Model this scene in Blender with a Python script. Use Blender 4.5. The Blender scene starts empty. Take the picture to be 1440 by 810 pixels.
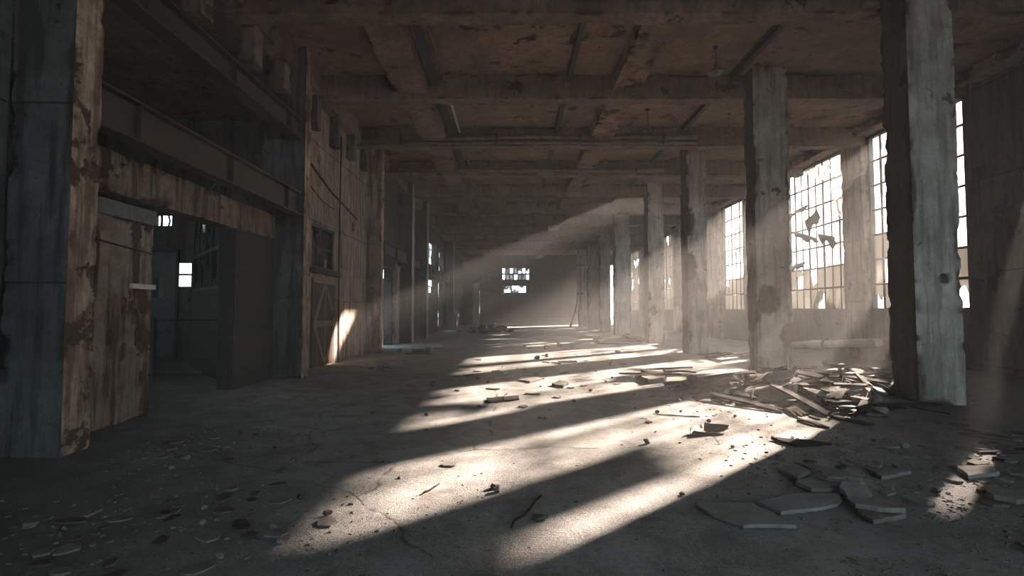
import bpy, bmesh, math, random
from math import sin, cos, pi, radians, atan, tan, sqrt
from mathutils import Vector, Matrix, Quaternion, noise

SC = bpy.context.scene
COL = SC.collection

# ------------------------------------------------------------------ camera numbers (1440 x 810 frame)
F = 733.0
EYE = Vector((0, 0, 1.5))
TILT = atan(32 / F)

def ray(px, py):
    u, v = (px - 720) / F, (405 - py) / F
    return Vector((u, cos(TILT) - v * sin(TILT), sin(TILT) + v * cos(TILT)))
def at_z(px, py, z=0.0):
    d = ray(px, py); return EYE + d * ((z - EYE.z) / d.z)
def at_y(px, py, Y):
    d = ray(px, py); return EYE + d * (Y / d.y)
def at_x(px, py, X):
    d = ray(px, py); return EYE + d * (X / d.x)

# ------------------------------------------------------------------ object helpers
def tag(o, label=None, cat=None, group=None, kind=None):
    if label: o['label'] = label
    if cat: o['category'] = cat
    if group: o['group'] = group
    if kind: o['kind'] = kind
    return o

def empty(name, loc=(0, 0, 0), rz=0.0):
    o = bpy.data.objects.new(name, None); COL.objects.link(o)
    o.location = loc; o.rotation_euler = (0, 0, rz); o.empty_display_size = 0.2
    return o

class MB:
    """collects shapes; build() links them as one mesh object"""
    def __init__(s):
        s.v, s.f, s.m, s.sm, s.att = [], [], [], [], {}
    def add(s, verts, faces, mi=0, smooth=False):
        b = len(s.v)
        s.v += [tuple(p) for p in verts]
        for f in faces:
            s.f.append([b + i for i in f]); s.m.append(mi); s.sm.append(smooth)
        return b
    def box(s, a, b, M=None, mi=0):
        x0, y0, z0 = a; x1, y1, z1 = b
        vs = [Vector(p) for p in ((x0,y0,z0),(x1,y0,z0),(x1,y1,z0),(x0,y1,z0),(x0,y0,z1),(x1,y0,z1),(x1,y1,z1),(x0,y1,z1))]
        if M: vs = [M @ p for p in vs]
        s.add(vs, [(3,2,1,0),(4,5,6,7),(0,1,5,4),(1,2,6,5),(2,3,7,6),(3,0,4,7)], mi)
        return s
    def bar(s, p, q, w, d, up=(0,0,1), mi=0):
        """square bar from p to q, w across, d along up"""
        p, q = Vector(p), Vector(q); t = (q - p).normalized(); u = Vector(up)
        if abs(t.dot(u)) > .98: u = Vector((1, 0, 0))
        sd = t.cross(u).normalized(); u = sd.cross(t).normalized()
        vs = []
        for c in (p, q):
            for (i, j) in ((-1,-1),(1,-1),(1,1),(-1,1)):
                vs.append(c + sd * (w / 2 * i) + u * (d / 2 * j))
        s.add(vs, [(3,2,1,0),(4,5,6,7),(0,1,5,4),(1,2,6,5),(2,3,7,6),(3,0,4,7)], mi)
        return s
    def tube(s, path, r, n=10, mi=0, cap=True):
        path = [Vector(p) for p in path]
        rs = r if isinstance(r, (list, tuple)) else [r] * len(path)
        vs, fs = [], []
        ref = None
        for i, p in enumerate(path):
            t = (path[min(i + 1, len(path) - 1)] - path[max(i - 1, 0)]).normalized()
            if ref is None:
                ref = Vector((0, 0, 1)) if abs(t.z) < .9 else Vector((1, 0, 0))
            a = t.cross(ref).normalized(); b = a.cross(t).normalized(); ref = b
            for k in range(n):
                an = 2 * pi * k / n
                vs.append(p + (a * cos(an) + b * sin(an)) * rs[i])
        for i in range(len(path) - 1):
            for k in range(n):
                fs.append((i * n + k, i * n + (k + 1) % n, (i + 1) * n + (k + 1) % n, (i + 1) * n + k))
        s.add(vs, fs, mi, True)
        if cap:
            b = len(s.v) - len(vs)
            s.f.append([b + k for k in range(n)][::-1]); s.m.append(mi); s.sm.append(False)
            e = b + (len(path) - 1) * n
            s.f.append([e + k for k in range(n)]); s.m.append(mi); s.sm.append(False)
        return s
    def lathe(s, prof, n=20, mi=0, c=(0, 0, 0)):
        vs, fs = [], []
        for (r, z) in prof:
            for k in range(n):
                an = 2 * pi * k / n
                vs.append((c[0] + r * cos(an), c[1] + r * sin(an), c[2] + z))
        for i in range(len(prof) - 1):
            for k in range(n):
                fs.append((i * n + k, i * n + (k + 1) % n, (i + 1) * n + (k + 1) % n, (i + 1) * n + k))
        s.add(vs, fs, mi, True)
        return s
    def prism(s, poly, t, M=None, mi=0):
        """poly (x,y) extruded from z=0 to z=t"""
        n = len(poly)
        vs = [Vector((x, y, 0)) for x, y in poly] + [Vector((x, y, t)) for x, y in poly]
        if M: vs = [M @ p for p in vs]
        s.add(vs, [list(range(n))[::-1], list(range(n, 2 * n))] + [(i, (i + 1) % n, n + (i + 1) % n, n + i) for i in range(n)], mi)
        return s
    def rough(s, a, b, res=.06, jit=.006, chip=.05, seed=0, mats=None, bites=(), spall=.0, spall_d=.02, chip_f=1.6):
        """a box whose faces are uneven, whose edges are chipped and whose plaster has come off in patches.
        mats: slot per face in order -x +x -y +y -z +z. bites: (centre, radii, depth). Stores float attribute 'spall'."""
        a, b = Vector(a), Vector(b); sz = b - a
        n = [max(1, min(260, int(round(sz[i] / res)))) for i in range(3)]
        idx, V, SP = {}, [], []
        off = Vector((seed * 7.31, seed * 3.17, seed * 5.73))
        mats = mats or (0,) * 6
        def vid(i, j, k):
            key = (i, j, k)
            r = idx.get(key)
            if r is not None: return r
            p = Vector((a.x + sz.x * i / n[0], a.y + sz.y * j / n[1], a.z + sz.z * k / n[2]))
            nr = Vector(((i == n[0]) - (i == 0), (j == n[1]) - (j == 0), (k == n[2]) - (k == 0)))
            # distance to the two nearest faces -> closeness to an edge
            ds = sorted((min(p[q] - a[q], b[q] - p[q]) for q in range(3)))
            e = max(0, 1 - ds[1] / (chip * 1.6 + 1e-6))
            q = p + off
            d = jit * noise.noise(q * 3.1) + jit * .5 * noise.noise(q * 11)
            c = noise.noise(q * chip_f) * .6 + noise.noise(q * chip_f * 3.3) * .5 + noise.noise(q * 17) * .15
            sp = 0.0
            ce = max(0, c - .05) * e
            if ce > 0:
                d -= chip * 1.3 * ce; sp = min(1, ce * 5)
            if spall > 0:
                w = noise.noise(q * .9) * .7 + noise.noise(q * 3.7) * .45 + noise.noise(q * 13) * .18
                m = max(0, min(1, (w - (1 - spall)) * 14))
                d -= spall_d * m; sp = max(sp, m)
            for (bc, br, bd) in bites:
                u = Vector(((p.x - bc[0]) / br[0], (p.y - bc[1]) / br[1], (p.z - bc[2]) / br[2])).length
                u += .25 * noise.noise(q * 9)
                if u < 1:
                    m = min(1, (1 - u) * 4); d -= bd * m; sp = max(sp, m)
            p = p + nr * d
            idx[key] = len(V); V.append(p); SP.append(sp)
            return idx[key]
        fb = {0: [], 1: [], 2: [], 3: [], 4: [], 5: []}
        for j in range(n[1]):
            for k in range(n[2]):
                fb[0].append((vid(0,j,k), vid(0,j,k+1), vid(0,j+1,k+1), vid(0,j+1,k)))
                I = n[0]; fb[1].append((vid(I,j,k), vid(I,j+1,k), vid(I,j+1,k+1), vid(I,j,k+1)))
        for i in range(n[0]):
            for k in range(n[2]):
                fb[2].append((vid(i,0,k), vid(i+1,0,k), vid(i+1,0,k+1), vid(i,0,k+1)))
                J = n[1]; fb[3].append((vid(i,J,k), vid(i,J,k+1), vid(i+1,J,k+1), vid(i+1,J,k)))
        for i in range(n[0]):
            for j in range(n[1]):
                fb[4].append((vid(i,j,0), vid(i,j+1,0), vid(i+1,j+1,0), vid(i+1,j,0)))
                K = n[2]; fb[5].append((vid(i,j,K), vid(i+1,j,K), vid(i+1,j+1,K), vid(i,j+1,K)))
        base = len(s.v)
        for side, fl in fb.items():
            for f in fl:
                s.f.append([base + x for x in f]); s.m.append(mats[side]); s.sm.append(False)
        s.v += [tuple(p) for p in V]
        for i, x in enumerate(SP):
            if x > 0: s.att[base + i] = x
        return s
    def mesh(s, name):
        me = bpy.data.meshes.new(name)
        me.from_pydata(s.v, [], s.f)
        me.polygons.foreach_set('material_index', s.m)
        me.polygons.foreach_set('use_smooth', s.sm)
        if s.att:
            at = me.attributes.new('spall', 'FLOAT', 'POINT')
            arr = [0.0] * len(s.v)
            for i, x in s.att.items(): arr[i] = x
            at.data.foreach_set('value', arr)
        me.update()
        return me
    def build(s, name, mats, parent=None, bevel=0.0, centre=False):
        if centre:
            c = Vector(centre)
            s.v = [tuple(Vector(p) - c) for p in s.v]
        me = s.mesh(name)
        for m in (mats if isinstance(mats, (list, tuple)) else [mats]): me.materials.append(m)
        o = bpy.data.objects.new(name, me); COL.objects.link(o)
        if centre: o.location = c
        if parent: o.parent = parent
        if bevel:
            md = o.modifiers.new('bevel', 'BEVEL'); md.width = bevel; md.segments = 2; md.limit_method = 'ANGLE'
        return o

def structure(name, mb, mats, parent=None, bevel=0, label=None, cat=None, group=None):
    o = mb.build(name, mats, parent, bevel)
    if parent is None:
        o['kind'] = 'structure'
        tag(o, label, cat, group)
    return o

# ------------------------------------------------------------------ materials
def new_mat(name):
    m = bpy.data.materials.new(name); m.use_nodes = True
    nt = m.node_tree; nt.nodes.clear()
    return m, nt
def N(nt, kind, **kw):
    n = nt.nodes.new('ShaderNode' + kind)
    for k, v in kw.items():
        if k in n.inputs: n.inputs[k].default_value = v
        else: setattr(n, k, v)
    return n
def L(nt, a, b): nt.links.new(a, b)
def ramp(nt, src, stops):
    r = N(nt, 'ValToRGB'); cr = r.color_ramp
    while len(cr.elements) > 1: cr.elements.remove(cr.elements[-1])
    for i, (p, c) in enumerate(stops):
        e = cr.elements[0] if i == 0 else cr.elements.new(p)
        e.position = p; e.color = (c[0], c[1], c[2], 1) if isinstance(c, (tuple, list)) else (c, c, c, 1)
    L(nt, src, r.inputs[0]); return r.outputs[0]
def mixc(nt, fac, a, b, mode='MIX'):
    m = N(nt, 'Mix', data_type='RGBA', blend_type=mode)
    for sock, x in ((m.inputs[0], fac), (m.inputs[6], a), (m.inputs[7], b)):
        if isinstance(x, (int, float)): sock.default_value = x
        elif isinstance(x, (tuple, list)): sock.default_value = (x[0], x[1], x[2], 1)
        else: L(nt, x, sock)
    return m.outputs[2]
def mathn(nt, op, a, b=0.0, c=0.0, clamp=False):
    m = N(nt, 'Math', operation=op, use_clamp=clamp)
    for sock, x in zip(m.inputs, (a, b, c)):
        if isinstance(x, (int, float)): sock.default_value = x
        else: L(nt, x, sock)
    return m.outputs[0]
def coords(nt, scale=(1, 1, 1), kind='Object', rot=(0, 0, 0)):
    if kind == 'World':
        src = N(nt, 'NewGeometry').outputs['Position']
    else:
        src = N(nt, 'TexCoord').outputs[kind]
    mp = N(nt, 'Mapping'); mp.inputs['Scale'].default_value = scale; mp.inputs['Rotation'].default_value = rot
    L(nt, src, mp.inputs[0]); return mp.outputs[0]
def noise_t(nt, vec, scale, detail=6, rough=.6, dist=0.0):
    n = N(nt, 'TexNoise', Scale=scale, Detail=detail, Roughness=rough, Distortion=dist); L(nt, vec, n.inputs['Vector'])
    return n.outputs[0]
def finish(nt, col, rough, bump=None, bstr=.4, bdist=.01, metallic=0.0, spec=.3):
    b = N(nt, 'BsdfPrincipled'); o = N(nt, 'OutputMaterial')
    b.inputs['Specular IOR Level'].default_value = spec
    b.inputs['Metallic'].default_value = metallic
    for sock, x in ((b.inputs['Base Color'], col), (b.inputs['Roughness'], rough)):
        if isinstance(x, (int, float)): sock.default_value = x
        elif isinstance(x, (tuple, list)): sock.default_value = (x[0], x[1], x[2], 1)
        else: L(nt, x, sock)
    if bump is not None:
        bn = N(nt, 'Bump', Strength=bstr, Distance=bdist); L(nt, bump, bn.inputs['Height']); L(nt, bn.outputs[0], b.inputs['Normal'])
    L(nt, b.outputs[0], o.inputs[0])
    return b

def plaster(name, base, stain, bare, stain_amt=.5, patch=.62, streak=.5, crack=.5, kind='World', off=0.0, joint=0.0):
    """old plaster or cast concrete: blotches, runs of dirt down the face, hairline cracks, bare patches"""
    m, nt = new_mat(name)
    v = coords(nt, (1, 1, 1), kind)
    if off:
        va = N(nt, 'VectorMath', operation='ADD'); va.inputs[1].default_value = (off, off * 1.7, off * .6); L(nt, v, va.inputs[0]); v = va.outputs[0]
    vs = N(nt, 'Mapping'); vs.inputs['Scale'].default_value = (1, 1, .1); L(nt, v, vs.inputs[0]); vs = vs.outputs[0]
    big = noise_t(nt, v, .9, 5, .65)
    mid = noise_t(nt, v, 4.5, 8, .7, .4)
    fin = noise_t(nt, v, 42, 5, .7)
    run = noise_t(nt, vs, 7.0, 6, .62)
    c = mixc(nt, ramp(nt, big, [(.34, 0), (.66, 1)]), tuple(x * .62 for x in base), tuple(min(1, x * 1.22) for x in base))
    c = mixc(nt, mathn(nt, 'MULTIPLY', ramp(nt, mid, [(.42, 0), (.66, 1)]), stain_amt), c, stain)
    c = mixc(nt, mathn(nt, 'MULTIPLY', ramp(nt, run, [(.47, 0), (.60, 1)]), min(1, streak * 1.35)), c, tuple(x * .55 for x in stain))
    pn = noise_t(nt, v, 1.7, 9, .62, .3)
    pm = ramp(nt, pn, [(patch, 0), (patch + .025, 1)])
    at = N(nt, 'Attribute', attribute_name='spall').outputs['Fac']
    pm = mathn(nt, 'MAXIMUM', pm, mathn(nt, 'MULTIPLY', at, 1.3, clamp=True))
    bc = mixc(nt, ramp(nt, noise_t(nt, v, 13, 6, .7), [(.3, 0), (.7, 1)]), tuple(x * .5 for x in bare), tuple(x * 1.3 for x in bare))
    c = mixc(nt, pm, c, bc)
    vo = N(nt, 'TexVoronoi', feature='DISTANCE_TO_EDGE', Scale=2.3)
    wob = N(nt, 'Mix', data_type='VECTOR'); wob.inputs[0].default_value = .34
    nz = N(nt, 'TexNoise', Scale=3.0, Detail=6.0); L(nt, v, nz.inputs['Vector'])
    L(nt, v, wob.inputs[4]); L(nt, nz.outputs[1], wob.inputs[5]); L(nt, wob.outputs[1], vo.inputs['Vector'])
    ck = ramp(nt, vo.outputs[0], [(0, .8), (.007, 0)])
    ck = mathn(nt, 'MULTIPLY', ck, ramp(nt, noise_t(nt, v, 1.3, 3, .5), [(.5, 0), (.64, crack)]))
    c = mixc(nt, ck, c, tuple(x * .35 for x in bare))
    v3 = N(nt, 'Mapping'); v3.inputs['Scale'].default_value = (1, 1, .35); L(nt, v, v3.inputs[0])
    scr = ramp(nt, noise_t(nt, v3.outputs[0], 15, 8, .75, .6), [(.58, 0), (.66, .8)])
    c = mixc(nt, mathn(nt, 'MULTIPLY', scr, stain_amt), c, tuple(x * .55 for x in bare))
    lum = mathn(nt, 'ADD', .78, mathn(nt, 'MULTIPLY', noise_t(nt, v, 60, 3, .7), .44))
    cm = N(nt, 'Mix', data_type='RGBA', blend_type='MULTIPLY'); cm.inputs[0].default_value = 1.0; L(nt, c, cm.inputs[6]); L(nt, lum, cm.inputs[7]); c = cm.outputs[2]
    spk = ramp(nt, noise_t(nt, v, 26, 3, .5), [(.66, 0), (.72, .75)])
    c = mixc(nt, spk, c, tuple(x * .6 for x in stain))
    h = mathn(nt, 'ADD', mathn(nt, 'MULTIPLY', mid, .5), mathn(nt, 'MULTIPLY', fin, .35))
    h = mathn(nt, 'SUBTRACT', h, mathn(nt, 'MULTIPLY', pm, .55))
    h = mathn(nt, 'SUBTRACT', h, mathn(nt, 'MULTIPLY', ck, .8))
    if joint:
        sp = N(nt, 'SeparateXYZ'); L(nt, v, sp.inputs[0])
        fr = mathn(nt, 'FRACT', mathn(nt, 'DIVIDE', sp.outputs[2], joint))
        jl = ramp(nt, mathn(nt, 'ABSOLUTE', mathn(nt, 'SUBTRACT', fr, .5)), [(0, .8), (.006, 0)])
        c = mixc(nt, jl, c, tuple(x * .4 for x in stain)); h = mathn(nt, 'SUBTRACT', h, jl)
    finish(nt, c, .9, h, 1.0, .03, spec=.18)
    return m

def metal(name, paint, rust, amt=.55, rough=.62, kind='World', met=.2):
    m, nt = new_mat(name)
    v = coords(nt, (1, 1, 1), kind)
    a = noise_t(nt, v, 3.2, 9, .68, .5); b = noise_t(nt, v, 24, 5, .7)
    vs = coords(nt, (1, 1, .12), kind); run = noise_t(nt, vs, 9, 5, .6)
    c = mixc(nt, ramp(nt, mathn(nt, 'ADD', mathn(nt, 'MULTIPLY', a, .75), mathn(nt, 'MULTIPLY', run, .25)), [(amt - .08, 1), (amt + .06, 0)]), paint, rust)
    c = mixc(nt, ramp(nt, b, [(.45, 0), (.75, .6)]), c, tuple(x * .4 for x in rust))
    finish(nt, c, rough, mathn(nt, 'ADD', a, mathn(nt, 'MULTIPLY', b, .4)), .4, .008, met, .35)
    return m

def wood(name, c1, c2, kind='Object'):
    m, nt = new_mat(name)
    v = coords(nt, (1.2, 14, 14), kind)
    g = noise_t(nt, v, 3.0, 7, .62, .8); k = noise_t(nt, coords(nt, (1, 1, 1), kind), 9, 5, .6)
    inf = N(nt, 'ObjectInfo').outputs['Random']
    c = mixc(nt, ramp(nt, g, [(.3, 0), (.72, 1)]), c1, c2)
    c = mixc(nt, ramp(nt, k, [(.5, 0), (.8, .6)]), c, tuple(x * .4 for x in c1))
    c = mixc(nt, mathn(nt, 'MULTIPLY', inf, .55), c, tuple(x * .45 for x in c1))
    finish(nt, c, .95, g, .5, .006, spec=.04)
    return m

def stone(name, c1, c2, kind='Object'):
    m, nt = new_mat(name)
    v = coords(nt, (1, 1, 1), kind)
    a = noise_t(nt, v, 5, 8, .68, .3); b = noise_t(nt, v, 38, 4, .7)
    inf = N(nt, 'ObjectInfo').outputs['Random']
    c = mixc(nt, ramp(nt, a, [(.32, 0), (.7, 1)]), c1, c2)
    c = mixc(nt, mathn(nt, 'MULTIPLY', inf, .45), c, tuple(x * .5 for x in c1))
    c = mixc(nt, ramp(nt, b, [(.55, 0), (.75, .5)]), c, tuple(x * .4 for x in c1))
    finish(nt, c, .95, mathn(nt, 'ADD', a, mathn(nt, 'MULTIPLY', b, .5)), .6, .012, spec=.05)
    return m

M = {}
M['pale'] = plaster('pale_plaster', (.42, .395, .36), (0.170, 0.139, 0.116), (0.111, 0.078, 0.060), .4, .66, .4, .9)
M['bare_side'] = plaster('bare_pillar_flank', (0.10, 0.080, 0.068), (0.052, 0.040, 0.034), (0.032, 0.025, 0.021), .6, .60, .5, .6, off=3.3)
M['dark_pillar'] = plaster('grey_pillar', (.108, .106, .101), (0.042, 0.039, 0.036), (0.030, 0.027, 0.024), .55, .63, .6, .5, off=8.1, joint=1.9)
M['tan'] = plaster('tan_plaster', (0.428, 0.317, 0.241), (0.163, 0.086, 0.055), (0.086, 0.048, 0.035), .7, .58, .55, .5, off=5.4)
M['dark_wall'] = plaster('dark_wall_plaster', (0.077, 0.070, 0.065), (0.041, 0.034, 0.030), (0.027, 0.023, 0.020), .5, .62, .5, .4, off=14.0, joint=2.6)
M['lintel'] = plaster('lintel_plaster', (.21, .155, .12), (.09, .05, .034), (.05, .03, .023), .7, .58, .6, .4, off=6.1)
M['wall_tan'] = plaster('wall_plaster', (0.306, 0.235, 0.189), (0.126, 0.083, 0.062), (0.081, 0.054, 0.041), .5, .63, .6, .6, off=12.4, joint=2.05)
M['wall_brown'] = plaster('brown_wall_plaster', (0.095, 0.067, 0.053), (0.038, 0.025, 0.021), (0.025, 0.018, 0.015), .6, .60, .5, .5, off=17.0, joint=2.3)
M['beam'] = plaster('beam_concrete', (0.221, 0.158, 0.128), (0.088, 0.059, 0.046), (0.062, 0.042, 0.034), .55, .62, .25, .4, off=21.0)
M['ceil'] = plaster('ceiling_concrete', (0.238, 0.168, 0.133), (0.098, 0.064, 0.048), (0.066, 0.045, 0.035), .6, .60, .1, .7, off=25.0)
M['side'] = plaster('side_room_plaster', (0.120, 0.118, 0.113), (0.054, 0.050, 0.046), (0.036, 0.031, 0.027), .5, .62, .5, .5, off=29.0)
M['rust_beam'] = metal('rusty_beam_steel', (.034, .029, .027), (.05, .031, .022), .52)
M['dark_steel'] = metal('dark_steel', (.03, .03, .031), (.06, .042, .033), .42, .6)
M['door_metal'] = plaster('rusted_door_sheet', (0.270, 0.213, 0.173), (0.112, 0.060, 0.037), (0.075, 0.039, 0.026), .75, .57, .8, .1, off=33.0)
M['grey_strip'] = metal('grey_painted_strip', (.11, .12, .125), (.06, .05, .045), .45)
M['pipe'] = metal('old_pipe', (.17, .15, .135), (.10, .065, .048), .5)
M['pale_pipe'] = metal('pale_painted_pipe', (.5, .47, .43), (.2, .14, .1), .40)
M['frame'] = metal('window_steel', (.035, .034, .033), (.07, .048, .036), .42)
M['wood'] = wood('weathered_wood', (.036, .026, .020), (.085, .062, .048))
M['wood_pale'] = wood('pale_splintered_wood', (.085, .066, .053), (.18, .145, .115))
M['wood_dark'] = wood('dark_wood', (.018, .014, .012), (.04, .031, .025))
M['door_wood'] = wood('door_planks', (.075, .052, .04), (.15, .11, .085), 'World')
M['brace_wood'] = wood('door_brace_timber', (.15, .115, .09), (.30, .24, .19), 'World')
M['stone'] = stone('broken_concrete', (.115, .10, .088), (.22, .20, .178))
M['stone_dark'] = stone('dark_debris', (.055, .046, .04), (.12, .10, .085))
M['slab'] = stone('fallen_plaster_slab', (.135, .127, .118), (.23, .22, .205))
M['shard'] = metal('bent_sheet_metal', (.13, .10, .085), (.16, .095, .062), .5, .5, 'Object')
M['shade'] = metal('lamp_enamel', (.20, .18, .16), (.10, .07, .05), .42, .45)
M['chips'] = stone('fine_chips', (.07, .06, .053), (.19, .17, .15), 'World')

def floor_mat():
    m, nt = new_mat('dusty_concrete_floor')
    v = coords(nt, (1, 1, 1), 'World')
    big = noise_t(nt, v, .38, 5, .62, .4)
    mid = noise_t(nt, v, 2.3, 9, .68, .5)
    fin = noise_t(nt, v, 21, 7, .72)
    gr = noise_t(nt, v, 95, 3, .7)
    c = mixc(nt, ramp(nt, big, [(.32, 0), (.7, 1)]), (.275, .262, .248), (.41, .395, .375))
    c = mixc(nt, ramp(nt, mid, [(.42, 0), (.68, .75)]), c, (.13, .112, .098))
    c = mixc(nt, ramp(nt, fin, [(.5, 0), (.72, .55)]), c, (.10, .086, .075))
    c = mixc(nt, ramp(nt, gr, [(.6, 0), (.72, .5)]), c, (.07, .06, .052))
    # dirt at the near edges and right-hand windows, plus dim near corners painted in
    sp = N(nt, 'SeparateXYZ'); L(nt, v, sp.inputs[0])
    n2 = noise_t(nt, v, .8, 6, .65, .4)
    wob = mathn(nt, 'MULTIPLY', mathn(nt, 'SUBTRACT', n2, .5), 3.2)
    rx = mathn(nt, 'SUBTRACT', mathn(nt, 'ADD', sp.outputs[0], wob), mathn(nt, 'MULTIPLY', sp.outputs[1], .42))
    d1 = ramp(nt, mathn(nt, 'MULTIPLY', mathn(nt, 'SUBTRACT', rx, .8), .4), [(0, 0), (1, 1)])
    lx = mathn(nt, 'SUBTRACT', mathn(nt, 'SUBTRACT', wob, sp.outputs[0]), mathn(nt, 'MULTIPLY', sp.outputs[1], .5))
    d2 = ramp(nt, mathn(nt, 'MULTIPLY', mathn(nt, 'ADD', lx, .6), .4), [(0, 0), (1, 1)])
    dd = mathn(nt, 'MAXIMUM', d1, d2)
    dd = mathn(nt, 'MULTIPLY', dd, mathn(nt, 'ADD', .55, mathn(nt, 'MULTIPLY', fin, .5)), clamp=True)
    c = mixc(nt, dd, c, (.045, .04, .036))
    vo = N(nt, 'TexVoronoi', feature='DISTANCE_TO_EDGE', Scale=.42)
    wv = N(nt, 'Mix', data_type='VECTOR'); wv.inputs[0].default_value = .3
    nz = N(nt, 'TexNoise', Scale=1.6, Detail=8.0); L(nt, v, nz.inputs['Vector'])
    L(nt, v, wv.inputs[4]); L(nt, nz.outputs[1], wv.inputs[5]); L(nt, wv.outputs[1], vo.inputs['Vector'])
    ck = mathn(nt, 'MULTIPLY', ramp(nt, vo.outputs[0], [(0, 1), (.006, 0)]), ramp(nt, mid, [(.4, 0), (.55, .9)]))
    c = mixc(nt, ck, c, (.05, .043, .038))
    h = mathn(nt, 'ADD', mathn(nt, 'MULTIPLY', mid, .9), mathn(nt, 'MULTIPLY', fin, .5))
    h = mathn(nt, 'ADD', h, mathn(nt, 'MULTIPLY', gr, .22)); h = mathn(nt, 'SUBTRACT', h, mathn(nt, 'MULTIPLY', ck, .4))
    pit = ramp(nt, noise_t(nt, v, 55, 4, .75), [(.46, 0), (.60, .55)])
    c = mixc(nt, mathn(nt, 'MULTIPLY', pit, ramp(nt, noise_t(nt, v, 1.1, 4, .6), [(.38, .15), (.6, 1)])), c, (.12, .105, .092))
    h = mathn(nt, 'SUBTRACT', h, mathn(nt, 'MULTIPLY', pit, .35))
    finish(nt, c, .88, h, .95, .05, spec=.2)
    return m
M['floor'] = floor_mat()

def brick_mat():
    m, nt = new_mat('dark_brick')
    v = coords(nt, (1, 1, 1), 'World')
    mp = N(nt, 'Mapping'); mp.inputs['Rotation'].default_value = (radians(90), 0, radians(90)); L(nt, v, mp.inputs[0])
    b = N(nt, 'TexBrick', Scale=3.2); b.inputs['Color1'].default_value = (.030, .026, .024, 1); b.inputs['Color2'].default_value = (.045, .037, .033, 1)
    b.inputs['Mortar'].default_value = (.018, .017, .016, 1); L(nt, mp.outputs[0], b.inputs['Vector'])
    c = mixc(nt, ramp(nt, noise_t(nt, v, 4, 7), [(.4, 0), (.7, .6)]), b.outputs[0], (.022, .021, .020))
    finish(nt, c, .92, mathn(nt, 'SUBTRACT', noise_t(nt, v, 20), b.outputs[1]), .5, .01)
    return m
M['brick'] = brick_mat()

def glass_mat(name, dirt, tint=(.86, .86, .84), cover=.5, f0=.06, f1=.8):
    """old dirty pane: clear where it is clean, a milky film that lets light through where it is not"""
    m, nt = new_mat(name)
    v = coords(nt, (1, 1, 1), 'World')
    t = N(nt, 'BsdfTransparent'); t.inputs[0].default_value = (*tint, 1)
    g = N(nt, 'BsdfGlossy', Roughness=.12); g.inputs[0].default_value = (.8, .8, .8, 1)
    tr = N(nt, 'BsdfTranslucent'); tr.inputs[0].default_value = (*dirt, 1)
    df = N(nt, 'BsdfDiffuse'); df.inputs[0].default_value = (*dirt, 1)
    a = N(nt, 'MixShader'); a.inputs[0].default_value = .05; L(nt, t.outputs[0], a.inputs[1]); L(nt, g.outputs[0], a.inputs[2])
    d = N(nt, 'MixShader'); d.inputs[0].default_value = .45; L(nt, tr.outputs[0], d.inputs[1]); L(nt, df.outputs[0], d.inputs[2])
    n = noise_t(nt, v, 1.4, 7, .68, .4)
    f = ramp(nt, n, [(cover - .12, f0), (cover + .12, f1)])
    x = N(nt, 'MixShader'); L(nt, f, x.inputs[0]); L(nt, a.outputs[0], x.inputs[1]); L(nt, d.outputs[0], x.inputs[2])
    o = N(nt, 'OutputMaterial'); L(nt, x.outputs[0], o.inputs[0])
    return m
M['glass'] = glass_mat('dirty_glass', (.13, .12, .105), cover=.58)
M['glass_film'] = glass_mat('film_covered_glass', (.24, .225, .205), cover=.40, f0=.80, f1=.985)
M['glass_dark'] = glass_mat('sooty_glass', (.10, .105, .11), (.35, .37, .38), .45)

def sheet_mat(name, col, tl=.5):
    m, nt = new_mat(name)
    v = coords(nt, (1, 1, 1), 'Object')
    c = mixc(nt, ramp(nt, noise_t(nt, v, 5, 7), [(.4, 0), (.75, .7)]), col, tuple(x * .45 for x in col))
    d = N(nt, 'BsdfDiffuse'); t = N(nt, 'BsdfTranslucent'); L(nt, c, d.inputs[0]); L(nt, c, t.inputs[0])
    x = N(nt, 'MixShader'); x.inputs[0].default_value = tl; L(nt, d.outputs[0], x.inputs[1]); L(nt, t.outputs[0], x.inputs[2])
    o = N(nt, 'OutputMaterial'); L(nt, x.outputs[0], o.inputs[0])
    return m
M['plastic'] = sheet_mat('torn_plastic_sheet', (.72, .70, .66), .6)
M['blind'] = sheet_mat('torn_blind_cloth', (.06, .052, .046), .06)
HAZE, SUN, SKY, EXPO = .0068, 47.0, 9.0, 0.42
# ================================================================== the hall
ZB, ZC = 6.88, 7.5          # underside of the beams, underside of the roof slab
XL, XR = -5.3, 11.6         # inner faces of the side walls
YB, YE = -8.0, 56.0         # wall behind the camera, far end wall

fl = MB(); fl.box((-13.4, YB - .4, -.3), (XR + .14, YE + .4, 0)); structure('floor', fl, M['floor'])
gd = MB(); gd.box((-90, -80, -.7), (110, 150, -.35)); structure('ground', gd, M['stone'])

# roof slab; hole over the window bay is added to sunlight the left wall
HX0, HX1, HY0, HY1 = 6.0, 8.8, 25.5, 27.5
c = MB()
rz = ZC + .18
for (x0, x1, y0, y1) in ((-13.4, XL - .36, YB - .4, 16.5), (XL - .36, XR + .14, YB - .4, HY0), (XL - .36, HX0, HY0, HY1), (HX1, XR + .14, HY0, HY1), (XL - .36, XR + .14, HY1, YE + .4)):
    c.box((x0, y0, ZC), (x1, y1, rz))
structure('ceiling', c, M['ceil'])

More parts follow.
